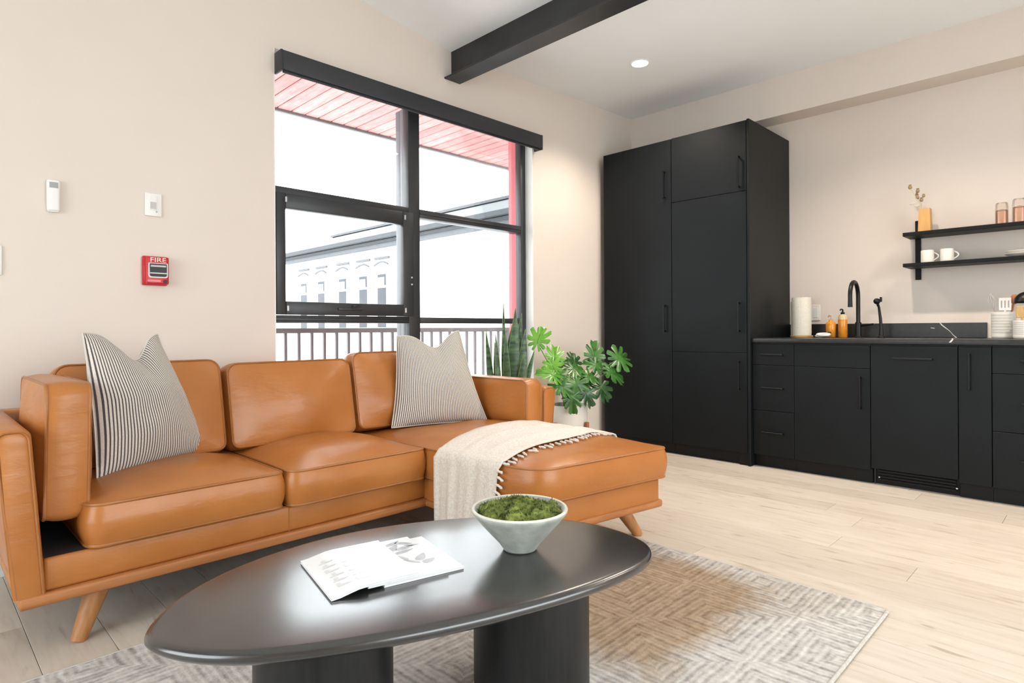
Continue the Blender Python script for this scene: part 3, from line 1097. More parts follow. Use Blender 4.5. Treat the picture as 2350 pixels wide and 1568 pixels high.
# ------------------------------------------------------------------ ivory throw over the chaise
TB = thing('throw_blanket', 'ivory woven throw with tasselled hem draped across the chaise', 'blanket', (2.1, 1.95, 0.46))


def chaise_top(x, y):
    # crowned top of the chaise cushion plus the cloth's own thickness
    return 0.436 + 0.052 * crown_fn(x, y, 1.734, 2.573, 1.50, 2.918) + 0.010


def throw_pt(s, t):
    # s: 0 at the hanging end (-X side) .. 1 at the far side; t: 0 front hem .. 1 back hem
    drop, over, back = 0.335, 0.80, 0.10
    L = drop + over + back
    d = s * L
    rip = 0.006 * math.sin(t * 23 + 2 * s) + 0.005 * math.sin(t * 41 + 5 * s)
    if d < drop:
        k = d / drop
        x = 1.693 - 0.010 * (1 - k) + rip * (1 - 0.6 * k)
        z = 0.118 + k * 0.315
        yf = 1.815 - 0.04 * k
        ybk = 2.185 - 0.015 * (1 - k)
    elif d < drop + over:
        k = (d - drop) / over
        x = 1.700 + k * 0.865
        yf = 1.765 + 0.06 * k + 0.012 * math.sin(k * 9)
        ybk = 2.180 + 0.16 * k + 0.02 * math.sin(k * 5)
        y = yf + (ybk - yf) * t
        z = chaise_top(x, y) + 0.5 * rip * min(1, k * 4) + 0.004
        if k < 0.06:
            z = min(z, 0.433 + 0.03 * (k / 0.06) ** 0.5)
    else:
        k = (d - drop - over) / back
        x = 2.572 + 0.030 * math.sin(0.5 * PI * min(1, k * 3)) - 0.004 * k
        z = 0.455 - 0.10 * k
        yf, ybk = 1.83, 2.26
    y = yf + (ybk - yf) * t
    z += 0.004 * noise.noise(Vector((x * 9, y * 9, 0)))
    return (x, y, z)


mb = MB()
mb.grid(throw_pt, 70, 34)
cl = obj('cloth', mb, THROW, TB, smooth=80)
so_m = cl.modifiers.new('thick', 'SOLIDIFY')
so_m.thickness = 0.006
so_m.offset = 0
for k in range(34):
    s = 0.03 + 0.84 * k / 33
    p = Vector(throw_pt(s, 0.0))
    hang = s < 0.27
    ang = R.uniform(-0.5, 0.5)
    ln = R.uniform(0.030, 0.048)
    pts = []
    for j in range(5):
        q = j / 4
        if hang:
            pts.append(p + Vector((R.uniform(-0.003, 0.003), -ln * q * 0.8, -0.012 * q + R.uniform(-0.003, 0.003))))
        else:
            x = p.x + math.sin(ang) * ln * q
            y = p.y - ln * q
            pts.append(Vector((x, y, chaise_top(x, y) - 0.004 + R.uniform(0, 0.003))))
    obj('tassel', MB().tube(pts, [0.004, 0.0065, 0.005, 0.0065, 0.003], 5), THROW, TB, smooth=60)
for k in range(20):
    p = Vector(throw_pt(0.0, (k + 0.5) / 20))
    obj('tassel', MB().tube([p, p + Vector((0, R.uniform(-0.006, 0.006), -0.02)), p + Vector((0, R.uniform(-0.008, 0.008), -0.045))], [0.004, 0.006, 0.003], 5), THROW, TB, smooth=60)

# ------------------------------------------------------------------ rug
rg = MB()
RX0, RX1, RY0, RY1 = -0.06, 2.405, 0.562, 2.165
rg.rings([[(x, y, z) for x, y in inset_ring(densify(rrect(RX0, RX1, RY0, RY1, 0.012, 3), 0.06), ins)] for z, ins in ((0.001, 0.004), (0.004, 0.0), (0.009, 0.0), (0.013, 0.005))])
ro = tag(obj('area_rug', rg, RUG, base=(1.17, 1.36, 0.001), smooth=40), 'grey and tan wool rug patterned with nested squares', 'rug')
hem = MB()
hem.tube([(x, y, 0.008) for x, y in inset_ring(densify(rrect(RX0, RX1, RY0, RY1, 0.015, 3), 0.05), 0.002)], 0.0065, 6, closed=True)
obj('bound_edge', hem, weave('rug_binding', (0.42, 0.40, 0.37), (0.66, 0.63, 0.59), 150), ro, smooth=60)

# ------------------------------------------------------------------ coffee table
CT = thing('coffee_table', 'black stained wood coffee table with pebble shaped top on two oval pillars', 'table', (0.94, 1.22, 0.013))
CP = [(-.598, -.115), (-.565, .02), (-.50, .13), (-.39, .235), (-.21, .335), (0, .372), (.18, .36), (.34, .315), (.48, .235), (.57, .12), (.607, 0), (.592, -.085), (.54, -.15), (.46, -.195),
      (.32, -.245), (.16, -.28), (0, -.30), (-.15, -.307), (-.30, -.299), (-.41, -.277), (-.50, -.237), (-.565, -.182)]
CP = CP[::-1]
TA = math.radians(-25)
pts = []
for k in range(len(CP)):
    p0, p1, p2, p3 = (Vector(CP[(k + j) % len(CP)]) for j in (-1, 0, 1, 2))
    for j in range(5):
        t = j / 5
        q = 0.5 * (2 * p1 + (p2 - p0) * t + (2 * p0 - 5 * p1 + 4 * p2 - p3) * t * t + (3 * p1 - p0 - 3 * p2 + p3) * t ** 3)
        pts.append((0.92 + q.x * math.cos(TA) - q.y * math.sin(TA), 1.215 + q.x * math.sin(TA) + q.y * math.cos(TA)))
for _ in range(6):
    pts = [((pts[i - 1][0] + 2 * pts[i][0] + pts[(i + 1) % len(pts)][0]) / 4, (pts[i - 1][1] + 2 * pts[i][1] + pts[(i + 1) % len(pts)][1]) / 4) for i in range(len(pts))]
mb = MB()
rr = []
ZT = 0.400
cx, cy = 0.92, 1.215
for z, ins in ((ZT - 0.052, 0.085), (ZT - 0.046, 0.050), (ZT - 0.034, 0.020), (ZT - 0.024, 0.006), (ZT - 0.016, 0.0), (ZT - 0.010, 0.0004), (ZT - 0.005, 0.003), (ZT - 0.0015, 0.009), (ZT, 0.018)):
    rr.append([(x, y, z) for x, y in inset_ring(pts, ins)])
base_ring = inset_ring(pts, 0.018)
for s in (0.6, 0.2):
    rr.append([(cx + (x - cx) * s, cy + (y - cy) * s, ZT) for x, y in base_ring])
mb.rings(rr)
obj('tabletop', mb, TABLE, CT, smooth=50)
for (x, y, a) in ((0.685, 1.300, -0.30), (1.200, 1.130, -0.30)):
    m = MB()
    pr = [(0.115, 0.0135), (0.135, 0.0145), (0.150, 0.020), (0.156, 0.032), (0.158, 0.05), (0.158, 0.352)]
    m.lathe(x, y, pr, 48, 0.98, 1.02, a)
    obj('pillar', m, TLEG, CT, smooth=40)

# ------------------------------------------------------------------ bowl of moss
BC = (1.166, 1.137)
z0 = ZT + 0.001
B = thing('moss_bowl', 'celadon grey stoneware bowl filled with green moss on the coffee table', 'bowl', (BC[0], BC[1], z0))
prof = [(0.030, z0), (0.044, z0 + 0.001), (0.047, z0 + 0.006), (0.058, z0 + 0.022), (0.082, z0 + 0.048), (0.105, z0 + 0.074), (0.120, z0 + 0.093), (0.128, z0 + 0.103), (0.1285, z0 + 0.108), (0.126, z0 + 0.111), (0.121, z0 + 0.110), (0.112, z0 + 0.098), (0.095, z0 + 0.076), (0.06, z0 + 0.05), (0.02, z0 + 0.04)]
obj('body', MB().lathe(BC[0], BC[1], prof, 56), BOWL, B, smooth=60)
obj('rim', MB().tube([(BC[0] + 0.1245 * math.cos(2 * PI * k / 56), BC[1] + 0.1245 * math.sin(2 * PI * k / 56), z0 + 0.1085) for k in range(56)], 0.0042, 7, closed=True), plain('pale_rim_glaze', (0.72, 0.69, 0.60), 0.5, var=0.15, vscale=30), B, smooth=60)
mo = MB()


def moss_z(x, y):
    r = math.hypot(x, y) / 0.113
    v = Vector((x * 26, y * 26, 1.3))
    return z0 + 0.094 + 0.030 * max(0, 1 - r * r) ** 0.6 + (0.014 * noise.noise(v) + 0.010 * noise.noise(v * 2.4) + 0.003 * noise.noise(v * 7)) * (1 if r < 0.98 else 0.3)


nr, na = 34, 96
rings_ = []
for i in range(1, nr + 1):
    rad = 0.1135 * i / nr
    rings_.append([(BC[0] + rad * math.cos(2 * PI * k / na), BC[1] + rad * math.sin(2 * PI * k / na), moss_z(rad * math.cos(2 * PI * k / na), rad * math.sin(2 * PI * k / na))) for k in range(na)])
mo.rings(rings_)
for k in range(2600):
    a, rad = R.uniform(0, 2 * PI), 0.112 * math.sqrt(R.random())
    x, y = rad * math.cos(a), rad * math.sin(a)
    z = moss_z(x, y)
    d = Vector((R.uniform(-1, 1), R.uniform(-1, 1), R.uniform(0.5, 1.6))).normalized() * R.uniform(0.005, 0.012)
    sd = Vector((R.uniform(-1, 1), R.uniform(-1, 1), 0)).normalized() * 0.0016
    p = Vector((BC[0] + x, BC[1] + y, z - 0.001))
    o_ = len(mo.v)
    mo.v += [tuple(p - sd), tuple(p + sd), tuple(p + d)]
    mo.f.append((o_, o_ + 1, o_ + 2))
ms = obj('moss', mo, MOSS, B, smooth=0, recalc=False)
ms['kind'] = 'stuff'


# ------------------------------------------------------------------ magazines
def magazine(label, cx, cy, rot, z, w, h, th, bend, prints):
    root = thing('magazine', label, 'magazine', (cx, cy, z), group='magazines on the coffee table')
    ca, sa = math.cos(rot), math.sin(rot)

    def P(a, b, c):
        zz = z + c + bend(a / w + 0.5, b / h + 0.5)
        return (cx + a * ca - b * sa, cy + a * sa + b * ca, zz)
    n = 10

    def slab(nm, mat, c0, c1, ins):
        m = MB()
        rings__ = []
        for i in range(n + 1):
            a = -w / 2 + ins + (w - 2 * ins) * i / n
            rings__.append([P(a, -h / 2 + ins, c0), P(a, h / 2 - ins, c0), P(a, h / 2 - ins, c1), P(a, -h / 2 + ins, c1)])
        m.rings(rings__)
        return obj(nm, m, mat, root, smooth=30)
    slab('cover', COVER, 0, 0.0008, 0)
    slab('pages', PAPER, 0.0008, th - 0.0008, 0.0012)
    top_ = slab('cover', COVER, th - 0.0008, th, 0)
    for pr_ in prints:
        if len(pr_) != 5:
            continue
        a0, b0, ln_, wd_, an_ = pr_
        poly = []
        for q in range(12):
            t_ = 2 * PI * q / 12
            u_, v_ = 0.5 * ln_ * math.cos(t_), 0.5 * wd_ * math.sin(t_) * (1 - 0.5 * math.cos(t_))
            poly.append(P(a0 + u_ * math.cos(an_) - v_ * math.sin(an_), b0 + u_ * math.sin(an_) + v_ * math.cos(an_), th + 0.0003))
        obj('print', MB().add(poly, [tuple(range(12))]), INKD, top_, smooth=0)
    for (a0, a1, b0, b1, mat, sk) in [p for p in prints if len(p) == 6]:
        m = MB()
        k = 4
        for i in range(k):
            u0, u1 = a0 + (a1 - a0) * i / k, a0 + (a1 - a0) * (i + 1) / k
            m.add([P(u0, b0 + sk * (u0 - a0), th + 0.0003), P(u1, b0 + sk * (u1 - a0), th + 0.0003), P(u1, b1 + sk * (u1 - a0), th + 0.0003), P(u0, b1 + sk * (u0 - a0), th + 0.0003)], [(0, 1, 2, 3)])
        obj('print', m, mat, top_, smooth=0)
    return root


flat = lambda u, v: 0.0
arch = lambda u, v: 0.006 * math.exp(-((u - 0.62) / 0.35) ** 2)
# magazine axis: a runs along the spine-to-edge direction (towards +X), b across
MROT = -0.205
pic = [(0.045, 0.098, 0.055, 0.016, 0.5), (0.072, 0.085, 0.050, 0.018, -0.6), (0.035, 0.066, 0.060, 0.022, 0.9), (0.062, 0.052, 0.055, 0.020, 0.2), (0.085, 0.062, 0.040, 0.014, -0.3),
       (0.050, 0.028, 0.062, 0.016, 0.25), (0.030, -0.010, 0.045, 0.010, 1.9), (0.040, -0.045, 0.050, 0.010, 2.2), (0.072, -0.030, 0.052, 0.024, 0.9), (0.080, -0.062, 0.040, 0.022, 0.4)]
lines_ = []
for row, (a0, n_) in enumerate(((-0.075, 6), (-0.030, 5))):
    for q in range(n_):
        b0 = -0.090 + q * 0.030
        lines_.append((a0, a0 + 0.034, b0, b0 + 0.007, INKL, 0.0))
        lines_.append((a0 + 0.004 * (q % 3), a0 + 0.010 + 0.004 * (q % 3), b0 + 0.007, b0 + 0.020, INKL, 0.0))
magazine('lowest white magazine of the fanned stack, poking out towards the moss bowl', 0.902, 1.290, MROT - 0.02, ZT + 0.0005, 0.205, 0.258, 0.006, flat, [])
magazine('middle magazine of the fanned stack with a grey plant picture on its cover', 0.863, 1.300, MROT - 0.01, ZT + 0.0068, 0.203, 0.258, 0.006, flat, pic)
magazine('topmost white magazine of the stack with pale grey lettering blocks', 0.780, 1.316, MROT, ZT + 0.0131, 0.205, 0.260, 0.006,
         lambda u, v: -0.0122 * (0.5 + 0.5 * math.cos(PI * min(1, u / 0.38))), lines_)

# ------------------------------------------------------------------ kitchen: tall units
TF, BF = 4.262, 4.295        # door faces of tall and base units


def handle_v(par, X, y, z0, z1):
    m = MB()
    m.rbox(X - 0.034, X - 0.024, y - 0.006, y + 0.006, z0, z1, 0.002, 1)
    m.rbox(X - 0.026, X, y - 0.005, y + 0.005, z0 + 0.002, z0 + 0.014, 0.001, 1)
    m.rbox(X - 0.026, X, y - 0.005, y + 0.005, z1 - 0.014, z1 - 0.002, 0.001, 1)
    return obj('handle', m, HANDLE, par, smooth=30)


def handle_h(par, X, y0, y1, z):
    m = MB()
    m.rbox(X - 0.034, X - 0.024, y0, y1, z - 0.006, z + 0.006, 0.002, 1)
    m.rbox(X - 0.026, X, y0 + 0.002, y0 + 0.014, z - 0.005, z + 0.005, 0.001, 1)
    m.rbox(X - 0.026, X, y1 - 0.014, y1 - 0.002, z - 0.005, z + 0.005, 0.001, 1)
    return obj('handle', m, HANDLE, par, smooth=30)


def front(nm, par, X, y0, y1, z0, z1):
    return obj(nm, MB().rbox(X, X + 0.019, y0 + 0.0015, y1 - 0.0015, z0 + 0.0015, z1 - 0.0015, 0.0015, 1), CAB, par, smooth=30)


t = thing('pantry_cabinet', 'tall matt black pantry cabinet beside the window wall', 'cabinet', (4.63, 2.80, 0))
obj('body', MB().box(TF + 0.021, XR - 0.003, 2.476, 3.128, 0.087, 2.478), CABIN, t, smooth=0)
d = front('door', t, TF, 2.476, 3.128, 0.090, 2.478)
handle_v(d, TF, 2.530, 2.016, 2.232)
handle_v(d, TF, 2.533, 0.960, 1.175)
obj('plinth', MB().box(TF + 0.04, TF + 0.055, 2.476, 3.128, 0.0, 0.087), PLINTH, t, smooth=0)

t = thing('fridge_cabinet', 'tall matt black cabinet with three stacked doors next to the countertop', 'cabinet', (4.63, 2.17, 0))
obj('body', MB().box(TF + 0.021, XR - 0.003, 1.872, 2.474, 0.087, 2.480), CABIN, t, smooth=0)
d = front('door', t, TF, 1.874, 2.474, 1.975, 2.480)
handle_v(d, TF, 1.925, 1.999, 2.230)
d = front('door', t, TF, 1.874, 2.474, 0.808, 1.975)
handle_v(d, TF, 1.929, 0.960, 1.176)
d = front('door', t, TF, 1.874, 2.474, 0.088, 0.808)
handle_v(d, TF, 1.931, 0.539, 0.752)
obj('side_panel', MB().rbox(TF - 0.004, XR - 0.003, 1.851, 1.871, 0.0, 2.484, 0.002, 1), CAB, t, smooth=30)
obj('plinth', MB().box(TF + 0.04, TF + 0.055, 1.94, 2.474, 0.0, 0.087), PLINTH, t, smooth=0)
obj('plinth_block', MB().box(TF + 0.012, TF + 0.10, 1.871, 1.94, 0.0, 0.087), PLINTH, t, smooth=0)


# ------------------------------------------------------------------ kitchen: base units
def base_unit(name, label, cat, y0, y1):
    u = thing(name, label, cat, (4.65, (y0 + y1) / 2, 0))
    obj('body', MB().box(BF + 0.021, XR - 0.003, y0 + 0.001, y1 - 0.001, 0.09, 0.883), CABIN, u, smooth=0)
    obj('plinth', MB().box(BF + 0.045, BF + 0.06, y0, y1 - 0.001, 0.0, 0.09), PLINTH, u, smooth=0)
    return u


u = base_unit('drawer_cabinet', 'narrow black base cabinet of three drawers against the tall cabinet', 'cabinet', 1.564, 1.850)
for (z0, z1, hz) in ((0.726, 0.876, 0.800), (0.404, 0.726, 0.566), (0.087, 0.404, 0.253)):
    d = front('drawer', u, BF, 1.564, 1.850, z0, z1)
    handle_h(d, BF, 1.632, 1.782, hz)
u = base_unit('sink_cabinet', 'black sink cabinet with a plain top panel and one door under the faucet', 'cabinet', 1.101, 1.564)
front('panel', u, BF, 1.101, 1.564, 0.726, 0.876)
d = front('door', u, BF, 1.101, 1.564, 0.087, 0.726)
handle_v(d, BF, 1.156, 0.467, 0.676)
u = thing('dishwasher', 'black panelled dishwasher with a wide bar handle and slatted toe grille', 'dishwasher', (4.65, 0.875, 0))
obj('body', MB().box(BF + 0.021, XR - 0.003, 0.652, 1.099, 0.10, 0.883), CABIN, u, smooth=0)
d = front('door', u, BF, 0.651, 1.100, 0.103, 0.876)
handle_h(d, BF, 0.770, 0.975, 0.797)
obj('badge', MB().tube([(BF - 0.002, 0.702, 0.800), (BF + 0.001, 0.702, 0.800)], 0.008, 12), PLINTH, d)
for k in range(4):
    obj('grille_slat', MB().box(BF + 0.040, BF + 0.052, 0.668, 1.070, 0.026 + 0.018 * k, 0.036 + 0.018 * k), PLINTH, u, smooth=0)
obj('toe_recess', MB().box(BF + 0.06, BF + 0.07, 0.652, 1.099, 0.0, 0.10), PLINTH, u, smooth=0)
for y in (0.664, 1.062):
    obj('screw', MB().sphere((BF + 0.038, y, 0.045), 0.006, 8, 5), CHROME, u)
obj('edge_strip', MB().box(BF + 0.038, BF + 0.045, 1.084, 1.088, 0.0, 0.10), ALU, u, smooth=0)
u = base_unit('pullout_cabinet', 'very narrow black pull-out cabinet with an upright handle', 'cabinet', 0.497, 0.650)
d = front('door', u, BF, 0.497, 0.650, 0.087, 0.876)
handle_v(d, BF, 0.597, 0.626, 0.836)
u = base_unit('drawer_cabinet', 'black base cabinet of three drawers under the utensil crocks', 'cabinet', 0.040, 0.496)
for (z0, z1, hz) in ((0.726, 0.876, 0.800), (0.404, 0.726, 0.566), (0.087, 0.404, 0.253)):
    d = front('drawer', u, BF, 0.040, 0.496, z0, z1)
    handle_h(d, BF, 0.165, 0.372, hz)

ct = thing('countertop', 'black quartz countertop with low upstand and a white vein', 'countertop', (4.65, 0.94, 0.885))
obj('slab', MB().rbox(BF - 0.018, XR - 0.002, 0.032, 1.850, 0.885, 0.915, 0.003, 2), STONE, ct)
bs = obj('upstand', MB().rbox(XR - 0.017, XR - 0.001, 0.600, 1.848, 0.9155, 1.016, 0.002, 1), STONE, ct)
vn = MB()
va, vb = (0.855, 1.0165), (0.762, 0.9155)
for k in range(6):
    a, b = k / 6, (k + 1) / 6
    wd = lambda q: 0.0030 + 0.0016 * math.sin(7 * q)
    p = lambda q: (va[0] + (vb[0] - va[0]) * q + 0.003 * math.sin(9 * q), va[1] + (vb[1] - va[1]) * q)
    (ya, za), (yb_, zb_) = p(a), p(b)
    X = XR - 0.0175
    vn.add([(X, ya - wd(a), za), (X, ya + wd(a), za), (X, yb_ + wd(b), zb_), (X, yb_ - wd(b), zb_)], [(0, 1, 2, 3)])
obj('vein', vn, VEIN, bs, smooth=0)
vn = MB()
X = XR - 0.0175
vn.add([(X, 0.908, 0.985), (X, 0.885, 0.981), (X, 0.885, 0.977), (X, 0.908, 0.981)], [(0, 1, 2, 3)])
obj('vein', vn, VEIN, bs, smooth=0)
vn = MB()
xs = [XR - 0.018, 4.75, 4.45, BF - 0.0185]
ys = [0.762, 0.748, 0.700, 0.672]
for k in range(3):
    vn.add([(xs[k], ys[k] - 0.004, 0.9153), (xs[k], ys[k] + 0.004, 0.9153), (xs[k + 1], ys[k + 1] + 0.004, 0.9153), (xs[k + 1], ys[k + 1] - 0.004, 0.9153)], [(0, 1, 2, 3)])
X = BF - 0.0184
vn.add([(X, 0.668, 0.915), (X, 0.678, 0.915), (X, 0.690, 0.898), (X, 0.680, 0.898)], [(0, 1, 2, 3)])
obj('vein', vn, VEIN, ct, smooth=0)

# ------------------------------------------------------------------ things on the counter
CZ = 0.9155
o = thing('paper_towel_holder', 'roll of paper towel upright on a wooden base beside the tall cabinet', 'paper towel', (4.80, 1.69, CZ))
obj('base', MB().lathe(4.80, 1.690, [(0.078, CZ), (0.080, CZ + 0.004), (0.080, CZ + 0.012), (0.077, CZ + 0.015)], 28), LWOOD, o)
obj('roll', MB().lathe(4.80, 1.690, [(0.022, CZ + 0.016), (0.066, CZ + 0.016), (0.068, CZ + 0.03), (0.068, CZ + 0.288), (0.066, CZ + 0.300), (0.022, CZ + 0.300)], 32), TOWEL, o, smooth=40)
obj('rod', MB().tube([(4.80, 1.69, CZ + 0.015), (4.80, 1.69, CZ + 0.305)], 0.008, 10), LWOOD, o)
obj('arm', MB().tube([(4.80, 1.766, CZ + 0.012), (4.80, 1.766, CZ + 0.27)], 0.004, 8), CHROME, o)

o = thing('soap_bottle', 'squat orange soap bottle with clear pump beside the paper towel', 'bottle', (4.83, 1.494, CZ), group='soap bottles by the sink')
obj('body', MB().lathe(4.83, 1.494, [(0.030, CZ), (0.034, CZ + 0.004), (0.035, CZ + 0.095), (0.030, CZ + 0.110), (0.014, CZ + 0.120), (0.012, CZ + 0.132)], 22), AMBER, o, smooth=50)
obj('label', MB().rbox(4.7935, 4.7955, 1.482, 1.506, CZ + 0.020, CZ + 0.042, 0.0008, 1), LABELP, o)
obj('pump', MB().tube([(4.83, 1.494, CZ + 0.132), (4.83, 1.494, CZ + 0.158)], 0.005, 8).tube([(4.83, 1.494, CZ + 0.157), (4.80, 1.497, CZ + 0.160), (4.788, 1.498, CZ + 0.150)], 0.005, 7), CLEAR, o)
o = thing('soap_bottle', 'tall orange soap bottle with black pump next to the faucet', 'bottle', (4.83, 1.414, CZ), group='soap bottles by the sink')
obj('body', MB().lathe(4.83, 1.414, [(0.028, CZ), (0.031, CZ + 0.004), (0.031, CZ + 0.128), (0.0305, CZ + 0.130)], 22), AMBER, o, smooth=50)
obj('shoulder', MB().lathe(4.83, 1.414, [(0.0305, CZ + 0.130), (0.030, CZ + 0.150), (0.024, CZ + 0.164), (0.012, CZ + 0.170)], 22), plain('pale_amber', (0.72, 0.52, 0.30), 0.2), o, smooth=50)
obj('pump', MB().lathe(4.83, 1.414, [(0.013, CZ + 0.168), (0.014, CZ + 0.182), (0.006, CZ + 0.186), (0.005, CZ + 0.205)], 14).tube([(4.83, 1.414, CZ + 0.203), (4.80, 1.416, CZ + 0.206), (4.785, 1.417, CZ + 0.198)], 0.005, 7), BLACKP, o)

o = thing('scrub_brush', 'small white loop handled scrub brush lying before the soap bottles', 'brush', (4.70, 1.52, CZ))
loop = [(4.70 + 0.020 * math.cos(2 * PI * k / 20), 1.505 + 0.042 * math.sin(2 * PI * k / 20), CZ + 0.022 + 0.006 * math.cos(2 * PI * k / 20)) for k in range(20)]
obj('handle', MB().tube(loop, 0.009, 8, closed=True), PLAST, o, smooth=60)
obj('head', MB().sphere((4.705, 1.535, CZ + 0.012), 0.026, 12, 8, (1, 1.2, 0.45)), TOWEL, o, smooth=60)

o = thing('faucet', 'black gooseneck kitchen faucet behind the sink', 'faucet', (4.84, 1.315, CZ))
neck = [(4.84, 1.315, CZ), (4.84, 1.315, CZ + 0.28)]
for k in range(13):
    a = PI * k / 12
    neck.append((4.84 - 0.085 + 0.085 * math.cos(a), 1.315 + 0.004 * k / 12, CZ + 0.30 + 0.095 * math.sin(a)))
neck += [(4.670, 1.319, CZ + 0.26), (4.670, 1.319, CZ + 0.215)]
obj('spout', MB().tube(neck, [0.014] * 15 + [0.014, 0.0155], 14), BLACKP, o, smooth=60)
obj('base', MB().lathe(4.84, 1.315, [(0.026, CZ), (0.026, CZ + 0.006), (0.021, CZ + 0.010), (0.021, CZ + 0.105), (0.016, CZ + 0.112)], 20), BLACKP, o)
obj('lever', MB().tube([(4.84, 1.315, CZ + 0.085), (4.838, 1.265, CZ + 0.090), (4.835, 1.215, CZ + 0.096)], [0.011, 0.008, 0.006], 10), BLACKP, o)
o = thing('side_sprayer', 'black sprayer wand with flared head right of the faucet', 'sprayer', (4.84, 1.170, CZ))
obj('base', MB().lathe(4.84, 1.170, [(0.022, CZ), (0.022, CZ + 0.008), (0.014, CZ + 0.018), (0.013, CZ + 0.06)], 16), BLACKP, o)
obj('wand', MB().tube([(4.84, 1.170, CZ + 0.05), (4.838, 1.174, CZ + 0.13), (4.832, 1.182, CZ + 0.215), (4.825, 1.188, CZ + 0.235)], [0.011, 0.010, 0.008, 0.010], 10), BLACKP, o, smooth=60)
obj('head', MB().sphere((4.815, 1.190, CZ + 0.255), 0.023, 12, 8, (1.25, 0.95, 0.95)), BLACKP, o, smooth=60)
obj('trigger', MB().rbox(4.815, 4.84, 1.162, 1.174, CZ + 0.25, CZ + 0.285, 0.004, 2), BLACKP, o)


def crock(label, x, y, r, h, grp='white utensil crocks'):
    c_ = thing('utensil_crock', label, 'crock', (x, y, CZ), group=grp)
    pr = [(r * 0.90, CZ), (r * 0.97, CZ + 0.004), (r, CZ + 0.012)]
    nst = 8
    for k in range(nst):
        za = CZ + 0.014 + (h - 0.02) * k / nst
        zb_ = CZ + 0.014 + (h - 0.02) * (k + 1) / nst
        pr += [(r, za), (r, zb_ - 0.002), (r * 0.985, zb_ - 0.0012)]
    pr += [(r, CZ + h - 0.003), (r * 0.99, CZ + h), (r * 0.93, CZ + h), (r * 0.92, CZ + h - 0.01), (r * 0.90, CZ + 0.012), (0.005, CZ + 0.010)]
    obj('body', MB().lathe(x, y, pr, 36), GRIDC, c_, smooth=40)
    return c_


crock('taller white ribbed crock holding kitchen utensils', 4.84, 0.500, 0.062, 0.163)
crock('shorter white ribbed crock at the counter edge', 4.74, 0.388, 0.058, 0.110)
# utensils standing in the taller crock
def utensil(name, label, base, tip):
    return thing(name, label, 'utensil', base, group='utensils in the crock'), Vector(base), Vector(tip)


o, p, q = utensil('whisk', 'clear handled whisk leaning left out of the taller crock', (4.845, 0.518, CZ + 0.014), (4.850, 0.565, CZ + 0.275))
obj('handle', MB().tube([p, p.lerp(q, 0.62)], 0.005, 8), CLEAR, o)
for k in range(4):
    a = PI * k / 4
    side = Vector((math.cos(a), math.sin(a), 0)) * 0.026
    ax = q - p
    st = p.lerp(q, 0.62)
    pts = [st + ax * (0.40 * j / 12) * 1.0 + side * math.sin(PI * j / 12) * (0.5 + 0.5 * j / 12) for j in range(13)]
    pts2 = [st + ax * (0.40 * j / 12) * 1.0 - side * math.sin(PI * j / 12) * (0.5 + 0.5 * j / 12) for j in range(13)]
    obj('wire', MB().tube(pts, 0.0015, 5).tube(pts2, 0.0015, 5), GREYP, o)
o, p, q = utensil('slotted_turner', 'white slotted turner standing in the taller crock', (4.838, 0.492, CZ + 0.014), (4.838, 0.492, CZ + 0.255))
obj('handle', MB().tube([p, p.lerp(q, 0.7)], 0.005, 8), PLAST, o)
m = MB()
m.box(4.836, 4.841, 0.462, 0.522, CZ + 0.175, CZ + 0.190)
m.box(4.836, 4.841, 0.462, 0.522, CZ + 0.235, CZ + 0.252)
for k in range(4):
    y = 0.462 + 0.017 * k
    m.box(4.836, 4.841, y, y + 0.009, CZ + 0.190, CZ + 0.235)
obj('blade', m, PLAST, o, smooth=0)
o, p, q = utensil('wooden_spoon', 'red-brown wooden spoon leaning right in the taller crock', (4.860, 0.488, CZ + 0.014), (4.866, 0.446, CZ + 0.262))
obj('handle', MB().tube([p, p.lerp(q, 0.8)], [0.005, 0.006], 8), RWOOD, o)
obj('bowl', MB().sphere(tuple(p.lerp(q, 0.92)), 0.022, 12, 8, (0.5, 0.9, 1.5)), RWOOD, o, smooth=60)
o, p, q = utensil('ladle', 'large black ladle arching over the shorter crock', (4.775, 0.375, CZ + 0.014), (4.775, 0.375, CZ + 0.25))
obj('handle', MB().tube([p, p.lerp(q, 0.85)], 0.006, 8), BLACKP, o)
m = MB()
rg_ = []
for i in range(1, 9):
    a = 0.5 * PI * i / 8
    rg_.append([(4.77 + 0.058 * math.sin(a) * math.cos(2 * PI * k / 20), 0.385 + 0.062 * math.sin(a) * math.sin(2 * PI * k / 20), CZ + 0.215 + 0.068 * math.cos(a)) for k in range(20)])
m.rings(rg_, caps=False)
lb = obj('bowl', m, BLACKP, o, smooth=60)
sm = lb.modifiers.new('thick', 'SOLIDIFY')
sm.thickness = 0.004
o = thing('wooden_spatula', 'pale wooden spatula standing in the shorter crock', 'utensil', (4.705, 0.395, CZ + 0.012), group='utensils in the crock')
obj('handle', MB().tube([(4.705, 0.395, CZ + 0.014), (4.700, 0.400, CZ + 0.13)], 0.006, 8), LWOOD, o)
obj('blade', MB().rbox(4.697, 4.703, 0.373, 0.427, CZ + 0.125, CZ + 0.195, 0.003, 1), LWOOD, o)

ol = thing('wall_outlet', 'white wall outlet plate above the paper towel', 'outlet', (XR - 0.003, 1.660, 1.046))
obj('plate', MB().rbox(XR - 0.007, XR - 0.0005, 1.624, 1.690, 1.043, 1.166, 0.002, 1), PLAST, ol)
obj('socket', MB().rbox(XR - 0.009, XR - 0.007, 1.640, 1.674, 1.065, 1.144, 0.001, 1), WHITE, ol)

